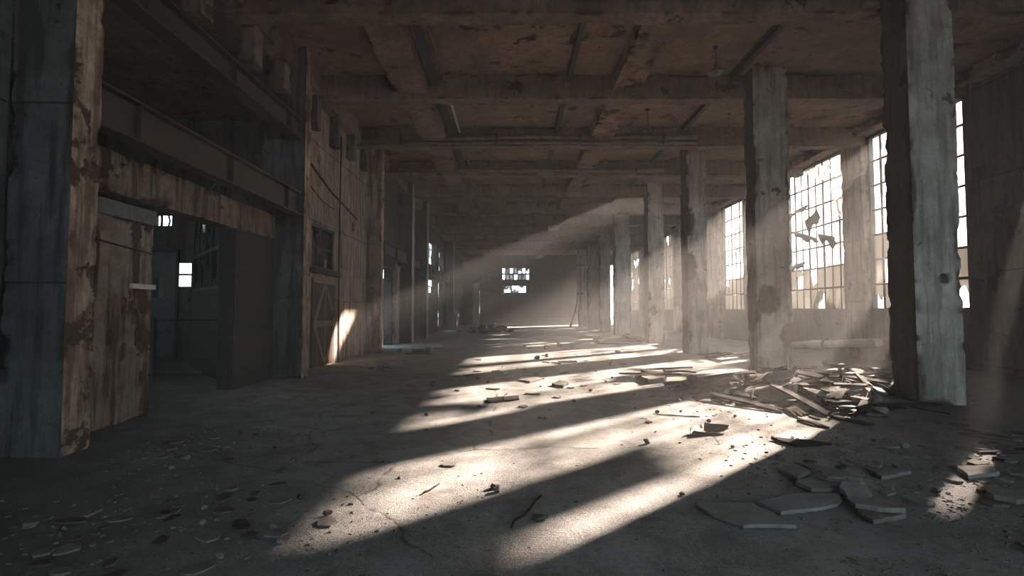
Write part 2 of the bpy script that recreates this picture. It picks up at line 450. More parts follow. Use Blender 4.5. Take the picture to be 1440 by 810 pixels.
# ------------------------------------------------------------------ right-hand window wall
WIN = [  # y0, y1, sill, head, columns, rows
    (-1.5, 2.2, 1.5, 6.8, 7, 7),
    (11.42, 11.77, 3.5, 4.7, 1, 2),  # added high opening out of view, throws the sun strip beside the nearest pillar
    (13.14, 16.78, 1.52, 7.15, 8, 7),
    (17.9, 21.8, 1.52, 7.15, 8, 7),
    (23.3, 25.4, 1.52, 7.15, 4, 7),
    (26.0, 28.5, 1.52, 7.15, 5, 7),
    (31.2, 35.4, 1.52, 7.15, 7, 7),
    (36.9, 40.1, 1.52, 7.15, 7, 7),
    (42.0, 45.2, 1.52, 7.15, 6, 7),
    (46.8, 51.0, 1.52, 7.15, 7, 7),
]
wr = MB()
ys = [YB - .4] + [q for w in WIN for q in w[:2]] + [YE + .4]
for i in range(0, len(ys), 2):
    wr.box((XR, ys[i], 0), (XR + .14, ys[i + 1], ZC))
for (y0, y1, s, h, nc, nr) in WIN:
    wr.box((XR, y0, 0), (XR + .14, y1, s)); wr.box((XR, y0, h), (XR + .14, y1, ZC))
structure('wall_right', wr, M['wall_brown'])

def steel_window(k, axis, pos, a0, a1, z0, z1, nc, nr, seed, gone=.35, broken=.25, dark=False, thick=.05, outer=.07, film=-1, bar=1.0):
    """multi-pane steel window: frame, glazing bars, and the panes that are left. axis 'x': lies in the plane x=pos, a runs along y"""
    rng = random.Random(seed)
    P = (lambda a, z, d=0: (pos + d, a, z)) if axis == 'x' else (lambda a, z, d=0: (a, pos + d, z))
    nrm = (1, 0, 0) if axis == 'x' else (0, 1, 0)
    f = MB()
    for (p, q) in (((a0, z0), (a0, z1)), ((a1, z0), (a1, z1)), ((a0, z0), (a1, z0)), ((a0, z1), (a1, z1))):
        f.bar(P(*p), P(*q), outer * 2, thick * 1.5, nrm) if False else f.bar(P(*p), P(*q), thick * 1.5, outer * 2, nrm)
    w = structure('window_%d' % k, f, M['frame'])
    g = MB()
    dx, dz = (a1 - a0) / nc, (z1 - z0) / nr
    for i in range(1, nc):
        a = a0 + dx * i; top = z1 if rng.random() > .25 else z1 - dz * rng.choice((1, 1, 2))
        bw = rng.uniform(-.05, .05)
        g.tube([P(a, z0), P(a + bw, (z0 + top) / 2, bw * .6), P(a, top)], (.036 if i % 2 else .026) * bar, 6)
    for j in range(1, nr):
        z = z0 + dz * j
        g.tube([P(a0, z), P((a0 + a1) / 2, z + rng.uniform(-.03, .03)), P(a1, z)], .036 * bar, 6)
    g.build('glazing_bars', M['frame'], w)
    pn = MB()
    for i in range(nc):
        for j in range(nr):
            r = rng.random(); low = z0 + dz * (j + .6) < film
            if low: r = r + .55                                     # lower panes mostly still in, their dirt film set to stop direct sun
            if r < gone: continue
            x0, x1, q0, q1 = a0 + dx * i + .02, a0 + dx * (i + 1) - .02, z0 + dz * j + .02, z0 + dz * (j + 1) - .02
            if r < gone + broken:                                   # a jagged remnant left in one corner
                poly = [(x0, q0), (x1, q0), (x1, q0 + (q1 - q0) * rng.uniform(.1, .9))]
                for t in (.7, .45, .2): poly.append((x0 + (x1 - x0) * t, q0 + (q1 - q0) * rng.uniform(.1, .7)))
                poly.append((x0, q0 + (q1 - q0) * rng.uniform(.2, 1)))
                if rng.random() < .4: poly = [(x, q0 + q1 - z) for x, z in poly][::-1]
            else:
                poly = [(x0, q0), (x1, q0), (x1, q1), (x0, q1)]
            n = len(poly); tl = rng.uniform(-.01, .01)
            vs = [P(a, z, -.003 + tl * t) for t, (a, z) in enumerate(poly)] + [P(a, z, .003 + tl * t) for t, (a, z) in enumerate(poly)]
            pn.add(vs, [list(range(n))[::-1], list(range(n, 2 * n))] + [(t, (t + 1) % n, n + (t + 1) % n, n + t) for t in range(n)], 1 if low else 0)
    if pn.v: pn.build('glazing', [M['glass_dark'] if dark else M['glass'], M['glass_film']], w)
    return w

wk = 0
for i, (y0, y1, s, h, nc, nr) in enumerate(WIN):
    wk += 1
    steel_window(wk, 'x', XR + .06, y0 + .04, y1 - .04, s + .03, h - .04, nc, nr, 40 + i, (.35, 1, .62, .55, .55, .5, .5, .45, .45, .55)[i], .2, film=4.3 if i == 2 else 3.5 if y1 < 30 else 9)  # film reaches higher where heap and far floor need direct sun kept off

# flat piers standing a hand's breadth in front of the window wall, and the heavy ledge above the windows
for i, (y0, y1) in enumerate(((16.8, 17.85), (21.9, 23.2), (28.6, 31.1), (35.5, 36.8), (40.2, 41.9), (45.3, 46.7))):
    p = MB(); p.rough((XR - .22, y0, 0), (XR - .002, y1, 7.16), .12, .008, .06, 60 + i, spall=.2)
    structure('pilaster', p, M['wall_tan'] if i else M['wall_tan'])
p = MB(); p.rough((XR - .5, 10.2, 7.17), (XR - .003, 22.0, 7.4), .1, .02, .12, 70, spall=.3)
structure('window_ledge', p, M['beam'])
p = MB(); p.rough((XR - .4, 22.05, 7.17), (XR - .003, 52, 7.4), .16, .02, .12, 71, spall=.3)
structure('window_ledge', p, M['beam'])

# ------------------------------------------------------------------ far end wall
we = MB()
op = (7.6, 11.3, 0, 6.4)                                            # wide opening at its right end
wins_end = [(-1.15, 1.95, 4.75, 6.2), (-.95, 1.6, 3.35, 4.3)]
def wall_with_holes(mb, axis, pos, th, a0, a1, z0, z1, holes):
    """wall slab in the plane axis=pos, from pos to pos+th, cut into boxes round rectangular holes (a0,a1,z0,z1)"""
    A = sorted({a0, a1, *[h[0] for h in holes], *[h[1] for h in holes]}); A = [a for a in A if a0 <= a <= a1]
    for u, v in zip(A[:-1], A[1:]):
        m = (u + v) / 2
        hs = sorted([(h[2], h[3]) for h in holes if h[0] <= m <= h[1]])
        z = z0
        for (p, q) in hs + [(z1, z1)]:
            if p > z + 1e-6:
                lo, hi = min(pos, pos + th), max(pos, pos + th)
                if axis == 'x': mb.box((lo, u, z), (hi, v, p))
                else: mb.box((u, lo, z), (v, hi, p))
            z = max(z, q)
wall_with_holes(we, 'y', YE, .4, XL - .35, XR + .14, 0, ZC, [op] + wins_end)
structure('wall_far', we, M['dark_wall'])
wk += 1; steel_window(wk, 'y', YE + .15, -1.12, 1.92, 4.78, 6.17, 7, 2, 81, .42, .05, True, thick=.12, bar=2.6)
wk += 1; steel_window(wk, 'y', YE + .15, -.92, 1.57, 3.38, 4.27, 3, 1, 84, .3, .6, True, thick=.12, bar=2.6)

# wall behind the camera: one tall loading opening towards the shaded yard
wb = MB(); wall_with_holes(wb, 'y', YB - .4, .4, -13.4, XR + .14, 0, ZC, [(0.0, 11.3, 0.4, 6.9)])
structure('wall_back', wb, M['side'])

# ------------------------------------------------------------------ left side: open bay, wall with the braced door, bays beyond
wl = MB()
wl.box((XL - .35, YB, 0), (XL, 6.35, ZC)) if False else wl.box((XL - .35, YB, 0), (XL, 5.4, ZC))
structure('wall_left', wl, M['dark_pillar'])
b = MB(); b.box((XL - .3, 9.95, 0), (XL, 11.58, 3.1)); structure('wall_left.001', b, M['brick'])
XD = -5.12                                                          # wall between the second and third pillars
wl = MB(); wall_with_holes(wl, 'x', XD, -.4, 11.95, 18.28, 0, ZC, [(13.25, 15.0, 2.62, 3.78)])
structure('wall_left.002', wl, M['wall_tan'])
wl = MB(); wall_with_holes(wl, 'x', XL, -.35, 18.7, YE, 0, ZC, [(21.2, 22.9, 0, 3.3), (21.2, 22.1, 4.5, 5.75), (33.2, 36.5, 4.5, 6.1), (33.0, 36.5, 2.6, 3.62),
    (37.5, 40.4, 4.3, 6.0), (37.4, 40.2, .25, 3.62)])
structure('wall_left.003', wl, M['dark_wall'])  # dark plaster stands in for the shade of this recessed wall
wk += 1; steel_window(wk, 'x', XD - .12, 13.27, 14.98, 2.64, 3.76, 3, 2, 91, .1, .1, True)
wk += 1; steel_window(wk, 'x', XL - .15, 21.22, 22.08, 4.52, 5.73, 2, 3, 92, .5, .3)
wk += 1; steel_window(wk, 'x', XL - .15, 33.23, 36.47, 4.53, 6.07, 5, 3, 93, .2, .2)
wk += 1; steel_window(wk, 'x', XL - .15, 33.03, 36.47, 2.63, 3.6, 5, 2, 94, .2, .2)
wk += 1; steel_window(wk, 'x', XL - .15, 37.53, 40.37, 4.33, 5.97, 5, 3, 95, .4, .3)
wk += 1; steel_window(wk, 'x', XL - .15, 37.43, 40.17, .28, 3.6, 4, 6, 96, .3, .3)
for i, (y0, y1) in enumerate(((23.1, 23.9), (25.4, 27.2), (29.2, 31.0), (43, 46))):   # plaster panels that step the far wall in and out
    p = MB(); p.rough((XL + .002, y0, 0), (XL + .16, y1, 3.55), .1, .008, .06, 160 + i, spall=.3); structure('pilaster', p, M['wall_tan'])

lt = MB(); lt.rough((XL - .35, 5.78, 3.08), (XL, 11.57, 3.62), .07, .012, .09, 101, spall=.35); structure('lintel', lt, M['lintel'])

# side room seen through the open bay
sw = MB(); wall_with_holes(sw, 'y', 16.2, .3, -13.4, -5.55, 0, ZC, [(-10.55, -9.95, 2.2, 3.05), (-11.25, -10.6, 4.1, 4.55), (-9.85, -9.5, 3.9, 4.7)])
structure('wall_side', sw, M['side'])
sw = MB(); wall_with_holes(sw, 'x', -13.1, -.3, YB, 16.5, 0, ZC, [(8.5, 13.0, 2.4, 5.2)]); structure('wall_side.001', sw, M['side'])
wk += 1; steel_window(wk, 'y', 16.3, -10.53, -9.97, 2.22, 3.03, 2, 2, 121, .9, 0)
wk += 1; steel_window(wk, 'y', 16.3, -11.23, -10.62, 4.12, 4.53, 3, 1, 122, .5, .2)
wk += 1; steel_window(wk, 'y', 16.3, -9.83, -9.52, 3.92, 4.68, 1, 2, 123, .5, .2)
wk += 1; steel_window(wk, 'x', -13.2, 8.53, 12.97, 2.43, 5.17, 8, 4, 124, .3, .2)
sw = MB(); sw.box((-10.2, 17.5, 0), (-9.9, YE, 4.0)); structure('added_yard_wall', sw, M['brick'])  # added wall, cuts down sky light and keeps the doorway view dark

# ------------------------------------------------------------------ pillars
def pillar(x0, x1, y0, y1, seed, mats, label, group=None, z1=ZC - .002, res=.045, bites=(), spall=.25, chip=.07, top=None):
    p = MB()
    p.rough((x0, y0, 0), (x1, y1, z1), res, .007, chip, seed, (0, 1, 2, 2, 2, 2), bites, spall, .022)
    o = structure('pillar', p, mats, label=label, cat='pillar', group=group)
    return o
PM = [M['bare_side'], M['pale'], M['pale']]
R_ = [
    (6.46, 7.22, 8.35, 8.95, 'nearest right-hand concrete pillar, grey front and rusty brown flank', ((6.95, 8.35, 2.0), (.1, .2, .1), .03)),
    (5.92, 6.77, 12.6, 13.12, 'peeling pale pillar standing behind the heap of broken boards', ((5.92, 12.6, 4.9), (.14, .14, .35), .05)),
    (6.19, 6.88, 18.3, 19.0, 'pale pillar with large bites out of its left corner, third on the right', ((6.19, 18.3, 4.65), (.28, .3, .55), .10)),
    (6.38, 7.12, 24.3, 25.1, 'pillar with a round hole near its foot, fourth on the right', ((6.58, 24.3, 1.52), (.2, .25, .24), .16)),
    (6.37, 7.35, 32.2, 32.9, 'plain pale pillar beyond the one with a round hole', None),
    (6.34, 7.10, 37.5, 38.2, 'right-hand pillar in the hazy light, sixth from the front', None),
    (6.34, 7.28, 43.4, 44.1, 'right-hand pillar in the hazy light, seventh from the front', None),
    (6.30, 7.10, 49.2, 49.9, 'last right-hand pillar before the far wall, beside the drain pipes', None),
]
for i, (x0, x1, y0, y1, lab, bt) in enumerate(R_):
    bites = [bt] if bt else []
    if i == 2: bites += [((6.22, 18.3, 3.05), (.3, .2, .6), .06), ((6.2, 18.3, .55), (.12, .2, .25), .05)]
    if i == 0: bites += [((6.46, 8.35, .35), (.12, .12, .5), .04), ((6.46, 8.35, 3.4), (.06, .1, .5), .03)]
    if i == 1: bites += [((6.2, 12.6, 1.75), (.3, .15, .4), .03), ((6.75, 12.6, .9), (.3, .15, .35), .03)]
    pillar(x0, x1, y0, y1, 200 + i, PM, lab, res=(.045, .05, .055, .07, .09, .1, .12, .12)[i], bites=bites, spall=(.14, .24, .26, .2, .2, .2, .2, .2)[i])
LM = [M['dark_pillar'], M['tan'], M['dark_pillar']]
L_ = [
    (-5.27, -4.62, 5.40, 5.77, 'nearest left-hand pillar, dark slate front and rust-streaked flank'),
    (-5.62, -4.66, 11.6, 11.94, 'dark grey pillar between the open bay and the braced wooden door'),
    (-5.3, -4.62, 18.3, 18.68, 'brown pillar at the end of the plastered wall with the braced door'),
    (-5.28, -4.62, 24.0, 24.65, 'thin-edged left pillar beyond the dark doorway'),
    (-5.28, -4.62, 28.2, 28.85, 'thin-edged left pillar just before the paned side windows'),
    (-5.28, -4.62, 41.0, 41.75, 'farthest left pillar, beyond the paned side windows'),
]
for i, (x0, x1, y0, y1, lab) in enumerate(L_):
    pillar(x0, x1, y0, y1, 230 + i, LM if i < 2 else [M['wall_tan'], M['tan'] if i < 3 else M['pale'], M['dark_wall'] if i > 2 else M['wall_tan']], lab, res=(.045, .05, .06, .09, .1, .12)[i], spall=.15)  # far pillars take a pale flank in place of their sunlit edge

# ------------------------------------------------------------------ roof beams across the hall
BY = []
for y_px in (18.5, 138.5, 205, 246.5, 277, 301, 317, 329, 339, 346, 351):
    d = ray(720, y_px); BY.append(d.y * (ZB - 1.5) / d.z)
for i, y in enumerate(BY):
    w = .40 if i < 2 else .42
    p = MB(); p.rough((-5.25, y, ZB), (XR - .004, y + w, ZC - .003), .07 if i < 3 else .12, .008, .05, 300 + i, spall=.12 if i < 3 else .2)
    structure('roof_beam', p, M['beam'], label='concrete roof beam, %s from the front' % ('first', 'second', 'third', 'fourth', 'fifth', 'sixth', 'seventh', 'eighth', 'ninth', 'tenth', 'eleventh')[i], cat='beam')
    if i == 0:
        p = MB(); p.rough((6.3, 8.97, ZB + .08), (7.4, y - .003, ZC - .003), .08, .006, .05, 320); structure('beam_bracket', p, M['beam'])
    else:
        q = [r for r in R_ if abs(r[2] - y) < 2.2]
# beams behind the camera keep the roof going
for y in (5.4, 1.2, -3.2):
    p = MB(); p.box((-5.25, y, ZB), (XR - .004, y + .4, ZC - .003)); structure('roof_beam', p, M['beam'])

# long beams: two down the nave between the cross beams, one along the head of each side
def long_beam(x0, x1, z0, name, mat, seed, skip=(), spall=.2, chip=.06, label=None):
    yy = [YB] + [v for y in BY for v in (y, y + .42)] + [YE]
    p = MB()
    for k in range(0, len(yy), 2):
        if k // 2 in skip: continue
        a, b = yy[k] + .003, yy[k + 1] - .003
        if k == 0: a = 5.85
        p.rough((x0, a, z0), (x1, b, ZC - .003), .07 if k < 6 else .14, .01, chip, seed + k, spall=spall)
    return structure(name, p, M[mat], label=label, cat='beam' if label else None)
long_beam(-2.95, -2.15, 7.02, 'nave_beam', 'beam', 340, spall=.15, label='long plastered beam under the left half of the ceiling')
long_beam(2.55, 3.25, 7.10, 'nave_beam', 'ceil', 370, skip=(0,), spall=.5, chip=.2, label='crumbling long beam under the right half of the ceiling')
long_beam(-5.24, -4.86, 6.95, 'edge_beam', 'beam', 400)
for (x, nm) in ((1.45, 0), (5.55, 1)):                              # thin steel joists fixed under the slab
    j = MB()
    yy = [5.85] + [v for y in BY for v in (y, y + .42)] + [YE]
    for k in range(0, len(yy), 2):
        a, b = yy[k] + .004, yy[k + 1] - .004
        j.box((x - .06, a, ZC - .03), (x + .06, b, ZC - .003)); j.box((x - .012, a, ZC - .16), (x + .012, b, ZC - .03)); j.box((x - .06, a, ZC - .18), (x + .06, b, ZC - .16))
    structure('ceiling_joist', j, M['dark_steel'])

# I-beams down the left side: crane rail at mid height and a second one under the roof
def ibeam(name, x, z0, z1, y0, y1, w, label, mat='rust_beam', t=.035):
    p = MB()
    def seg(a, b):
        n = max(2, int((y1 - y0) / .5))
        p.box((x - a[0], y0, a[1]), (x + a[0], y1, b))
    p.box((x - w / 2, y0, z0), (x + w / 2, y1, z0 + t)); p.box((x - w / 2, y0, z1 - t), (x + w / 2, y1, z1)); p.box((x - .014, y0, z0 + t), (x + .014, y1, z1 - t))
    o = empty(name, (x, y0, z0)); tag(o, label, 'beam', kind='structure')
    for nm, (a, bb) in (('lower_flange', ((x - w / 2, y0, z0), (x + w / 2, y1, z0 + t))), ('upper_flange', ((x - w / 2, y0, z1 - t), (x + w / 2, y1, z1))), ('web', ((x - .014, y0, z0 + t), (x + .014, y1, z1 - t)))):
        q = MB(); q.box(Vector(a) - Vector(o.location), Vector(bb) - Vector(o.location)); q.build(nm, M[mat], o, .006)
    st = MB()
    y = y0 + .8
    while y < y1 - .3:
        st.box(Vector((x - w / 2 + .02, y, z0 + t)) - Vector(o.location), Vector((x + w / 2 - .02, y + .016, z1 - t)) - Vector(o.location)); y += 2.2
    st.build('stiffener', M[mat], o)
    return o
ibeam('steel_beam', -4.84, 3.64, 4.16, 5.775, 11.595, .24, 'rusty steel I-beam spanning the open bay on the left')
ibeam('steel_beam', -4.88, 3.66, 4.14, 18.70, 23.99, .22, 'rusty steel I-beam over the dark doorway on the left wall')
ibeam('steel_beam', -4.88, 3.66, 4.14, 24.66, 28.19, .22, 'short rusty I-beam between the two thin-edged left pillars')
ibeam('steel_beam', -4.88, 3.66, 4.14, 28.86, 40.99, .22, 'rusty I-beam running between the upper and lower paned side windows')
ibeam('steel_beam', -4.84, 5.34, 5.78, 5.775, 11.595, .28, 'upper steel I-beam below the roof over the open bay')
for (y, z, h) in ((8.0, 6.2, .74), (9.7, 6.2, .74), (11.0, 6.3, .64)):   # stubs hanging from the edge beam
    p = MB(); p.rough((-5.2, y, z), (-4.9, y + .34, z + h), .06, .008, .05, int(y * 10)); structure('beam_stub', p, M['beam'])
for (y, z) in ((12.9, 6.1), (14.4, 6.1), (15.9, 6.2), (17.3, 6.25)):
    p = MB(); p.rough((-5.115, y, z), (-4.9, y + .3, ZB + .06), .06, .008, .05, int(y * 10)); structure('beam_stub', p, M['dark_pillar'])
# ================================================================== doors, pipes, lamps
def bent_sheet(nx, ny, fn, th):
    """thick sheet over a grid; fn(u,v)->Vector"""
    V = [[fn(i / nx, j / ny) for j in range(ny + 1)] for i in range(nx + 1)]
    vs, fs = [], []
    W = ny + 1
    nm = []
    for i in range(nx + 1):
        for j in range(ny + 1):
            a = V[min(i + 1, nx)][j] - V[max(i - 1, 0)][j]; b = V[i][min(j + 1, ny)] - V[i][max(j - 1, 0)]
            n = a.cross(b); nm.append(n.normalized() if n.length > 1e-9 else Vector((0, 0, 1)))
    flat = [V[i][j] for i in range(nx + 1) for j in range(ny + 1)]
    K = len(flat)
    vs = [p + n * th / 2 for p, n in zip(flat, nm)] + [p - n * th / 2 for p, n in zip(flat, nm)]
    for i in range(nx):
        for j in range(ny):
            a, b, c, d = i * W + j, (i + 1) * W + j, (i + 1) * W + j + 1, i * W + j + 1
            fs += [(a, b, c, d), (K + d, K + c, K + b, K + a)]
    for i in range(nx):
        for j in (0, ny):
            a, b = i * W + j, (i + 1) * W + j
            fs.append((a, K + a, K + b, b) if j == 0 else (b, K + b, K + a, a))
    for j in range(ny):
        for i in (0, nx):
            a, b = i * W + j, i * W + j + 1
            fs.append((b, K + b, K + a, a) if i == 0 else (a, K + a, K + b, b))
    return vs, fs

# sliding metal door pushed open against the left pillar
sd = empty('sliding_door', (-5.2, 6.9, 0)); tag(sd, 'rust-streaked sliding metal door hanging in the open bay behind the slate pillar', 'door')
p = MB(); p.rough((-.04, -.52, .02), (.035, .56, 2.72), .035, .006, .02, 500, bites=[((.035, -.2, 1.15), (.2, .05, .1), .02), ((.035, .05, .95), (.2, .05, .13), .025), ((.035, .3, 1.12), (.2, .05, .16), .025), ((.035, .4, .55), (.2, .05, .12), .025)], spall=.2)
p.build('door_panel', M['door_metal'], sd)
p = MB(); p.box((-.05, -.53, 2.725), (.055, .60, 2.93)); p.build('header_plate', M['grey_strip'], sd, .008)
p = MB()
for z in (2.33,): p.tube([(.05, -.5, z + .06), (.05, 0, z + .02), (.05, .55, z - .02)], .012, 6)
p.build('seam_bead', M['dark_steel'], sd)
h = MB(); h.box((.037, .12, 1.80), (.09, .58, 1.87)); ho = h.build('latch', M['pale_pipe'], sd, .01)
h = MB(); h.rough((.037, .585, 1.70), (.12, .68, 1.98), .03, .006, .03, 511); h.build('latch_block', M['dark_steel'], ho)

# braced plank door in the left wall
bd = empty('braced_door', (XD + .002, 14.1, 0)); tag(bd, 'weathered plank door with diagonal braces below a dark barred window', 'door')
yb0, yb1, zb = -.84, .86, 2.46
p = MB()
w = (yb1 - yb0) / 7
rng = random.Random(5)
for k in range(7):
    p.box((.0, yb0 + w * k + .008, .03 + rng.random() * .03), (.035 + rng.random() * .008, yb0 + w * (k + 1) - .008, zb - .12))
p.build('plank_panel', M['door_wood'], bd)
for nm, a, b, wd in (('brace', (.055, yb0 + .1, 1.22), (.055, -.02, 2.2), .11), ('brace', (.055, yb1 - .1, 1.22), (.055, .06, 2.2), .11), ('brace', (.055, yb0 + .1, 1.1), (.055, -.02, .12), .11), ('brace', (.055, yb1 - .1, 1.1), (.055, .06, .12), .11),
                 ('middle_rail', (.06, yb0, 1.16), (.06, yb1, 1.16), .16), ('top_rail', (.06, yb0, 2.3), (.06, yb1, 2.3), .15), ('stile', (.06, 0, .05), (.06, 0, 2.2), .09)):
    q = MB(); q.bar(a, b, .035, wd, (0, 0, 1) if nm.endswith('rail') else (0, .7, .3)); q.build(nm, M['brace_wood'], bd, .004)
q = MB(); q.box((.08, .55, 1.3), (.10, .62, 1.52)); q.tube([(.1, .585, 1.33), (.14, .585, 1.35), (.14, .585, 1.47), (.1, .585, 1.49)], .01, 6); q.build('handle', M['dark_steel'], bd)
dl = MB(); dl.rough((XD + .002, 13.1, 2.47), (XD + .16, 15.15, 2.6), .05, .008, .04, 520); structure('trim_1', dl, M['door_wood'])

# conduit, bracket and insulators on the plastered wall
cp = MB(); cp.tube([(XD + .04, 12.3, 5.35), (XD + .04, 12.9, 5.25), (XD + .04, 14.5, 4.85), (XD + .04, 17.0, 4.5)], .03, 8)
tag(cp.build('wall_conduit', M['dark_steel']), 'thin dark conduit sloping down the plastered wall above the braced door', 'pipe')
for z in (4.05, 4.45):
    e = empty('cable_insulator', (XD + .003, 12.35, z)); tag(e, '%s of two black cable insulators beside the dark grey pillar' % ('lower' if z < 4.2 else 'upper'), 'insulator', 'cable insulators')
    q = MB(); q.box((0, -.05, -.11), (.05, .05, .11)); q.build('bracket', M['dark_steel'], e, .006)
    q = MB(); q.lathe([(.0, -.09), (.06, -.08), (.07, -.03), (.05, 0), (.07, .03), (.06, .08), (0, .09)], 12, c=(.13, 0, 0)); q.tube([(.05, 0, 0), (.13, 0, 0)], .015, 6); q.build('spool', M['dark_steel'], e)
cp = MB(); cp.tube([(-4.95, 12.45, 4.62), (-4.9, 13.4, 4.32), (-4.9, 14.3, 4.30)], .014, 6)
tag(cp.build('loose_cable', M['dark_steel']), 'short loose cable running from the upper insulator along the wall', 'cable')
cp = MB(); cp.tube([(XD + .03, 15.35, .05), (XD + .03, 15.3, 3), (XD + .03, 15.35, 6.7)], .022, 6)
tag(cp.build('drain_pipe', M['dark_steel']), 'thin dark vertical pipe on the wall beside the braced door', 'pipe')

# pipe runs strapped to the third and fourth roof beams
for k, (bi, z, r, dy, lab) in enumerate(((2, 7.12, .07, .1, 'upper of two rusty pipes strapped across the third roof beam'), (2, 6.95, .05, .08, 'lower of two rusty pipes strapped across the third roof beam'),
                                         (3, 7.05, .07, .1, 'rusty pipe strapped across the fourth roof beam'))):
    y = BY[bi] - dy - r * .2
    e = empty('ceiling_pipe', (0, y, z)); tag(e, lab, 'pipe', 'ceiling pipes')
    q = MB(); q.tube([(-4.9, 0, 0), (-2, 0, -.02), (1, 0, .015), (3, 0, -.01), (6.0, 0, 0)], r, 12); q.build('pipe_run', M['pipe'], e)
    for x in (-3.6, -.5, 2.2, 4.9):
        q = MB(); q.box((x - .03, -r - .006, -r - .012), (x + .03, dy + r * .2 - .002, -r - .002)); q.box((x - .03, -r - .014, -r - .012), (x + .03, -r - .004, r + .012)); q.box((x - .03, -r - .006, r + .002), (x + .03, dy + r * .2 - .002, r + .012)); q.build('strap', M['dark_steel'], e)

# long rail and tube beside the left nave beam, in pieces between the cross beams
for k in range(0, 6):
    a, b = BY[k] + .45, BY[k + 1] - .03
    e = empty('ceiling_rail', (-1.93, a, 7.2)); tag(e, 'dark steel rail beside the long left ceiling beam, bay %s' % ('one', 'two', 'three', 'four', 'five', 'six')[k], 'rail', 'ceiling rails')
    q = MB(); q.box((-.10, 0, 0), (.10, b - a, .02)); q.box((-.012, 0, .02), (.012, b - a, .297)); q.build('rail', M['dark_steel'], e)
    q = MB(); q.tube([(.22, 0, .12), (.22, b - a, .12)], .035, 8); q.box((.215, .3, .14), (.225, .34, .297)); q.build('tube', M['pipe'] if k != 1 else M['pale_pipe'], e)

# hanging lamps
for (px, py0, py1, Y, lab) in ((1007, 88, 103, 11.6, 'enamel lamp hanging on a rod between the first and second roof beams'), (911, 172, 184, 15.3, 'lamp hanging on a rod from the right half of the ceiling behind the second beam'),
                             (1026, 178, 190, 15.6, 'small lamp hanging just left of the peeling pillar top')):
    p0 = at_y(px, py1, Y)
    e = empty('hanging_lamp', p0); tag(e, lab, 'lamp', 'hanging lamps')
    s = .19 if px == 1007 else .12
    q = MB(); q.lathe([(s, 0), (s * .98, .01), (s * .8, .06), (s * .4, .11), (.05, .13), (.05, .2), (0, .2)], 22); q.lathe([(s - .008, .004), (s * .78, .055), (s * .38, .105), (0, .11)], 22); q.build('shade', M['shade'], e)
    q = MB(); q.lathe([(0, -.015), (.035, .0), (.045, .04), (.025, .09), (.02, .11)], 12); q.build('bulb', M['glass'], e)
    q = MB(); q.tube([(0, 0, .2), (0, 0, ZC - p0.z - .03)], .012, 8); q.lathe([(.012, ZC - p0.z - .06), (.06, ZC - p0.z - .03), (.06, ZC - p0.z - .004), (0, ZC - p0.z - .004)], 12); q.build('rod', M['dark_steel'], e)

# white drain pipes by the last right-hand pillars
for (x, y, k, lab) in ((6.05, 47.6, 1.0, 'pale drain pipe whose foot kicks out to the left, before the last pillar'), (6.45, 47.9, .0, 'straight pale drain pipe in front of the last right-hand pillar')):
    q = MB(); q.tube([(x - .75 * k, y, .0), (x - .55 * k, y, .5), (x - .12 * k, y, 1.9), (x, y, 3.0), (x, y, 5.0), (x, y, 6.6)], .11, 10)
    e = empty('drain_pipe', (x, y, 0)); tag(e, lab, 'pipe')
    q.v = [tuple(Vector(p) - Vector((x, y, 0))) for p in q.v]; q.build('pipe_run', M['pale_pipe'], e)
    for zc in (3.0, 5.6):
        q = MB(); q.lathe([(.12, zc), (.16, zc + .02), (.16, zc + .14), (.12, zc + .16)], 12); q.build('collar', M['pipe'], e)

# lean-to frame by the far wall: white post with a sloping roof slab
e = empty('lean_to', (-3.6, 52.5, 0)); tag(e, 'pale post carrying a short sloping roof slab near the far wall', 'shelter')
q = MB(); q.rough((-.35, -.2, 0), (.35, .3, 4.3), .12, .01, .08, 540, spall=.2); q.build('post', M['pale'], e)
q = MB(); q.bar((-.7, .05, 4.15), (2.0, .05, 5.75), 1.6, .22); q.build('roof_slab', M['side'], e, .02)
q = MB(); q.bar((1.0, .05, 0), (1.0, .05, 5.0), .1, .1, (0, 1, 0)); q.build('prop', M['dark_steel'], e)

# fallen pipe along the foot of the window wall, its near end up on a block
a, b_ = Vector((11.1, 20.6, .16)), Vector((10.85, 15.5, .56))
d_ = b_ - a
e = empty('fallen_pipe', a); tag(e, 'thick pale pipe fallen along the window wall, one end propped on a block', 'pipe')
q = MB()
n_ = 14
q.tube([d_ * (i / n_) for i in range(n_ + 1)], [.135 + (.02 if i in (4, 5) else 0) + .006 * sin(i * 2.3) for i in range(n_ + 1)], 16, cap=False); q.tube([d_, d_ * .985, d_ * .7], [.115, .11, .11], 16, cap=True)
q.build('pipe_run', M['pale_pipe'], e)
q = MB(); t_ = d_.normalized()
q.tube([d_ * .45 - t_ * .06, d_ * .45 + t_ * .06], .17, 16); q.build('coupling', M['pipe'], e)
q = MB(); q.rough((10.62, 15.6, 0), (11.12, 16.05, .365), .05, .012, .07, 555); tag(q.build('concrete_block', M['stone']), 'broken concrete block propping up the end of the fallen pipe', 'block')

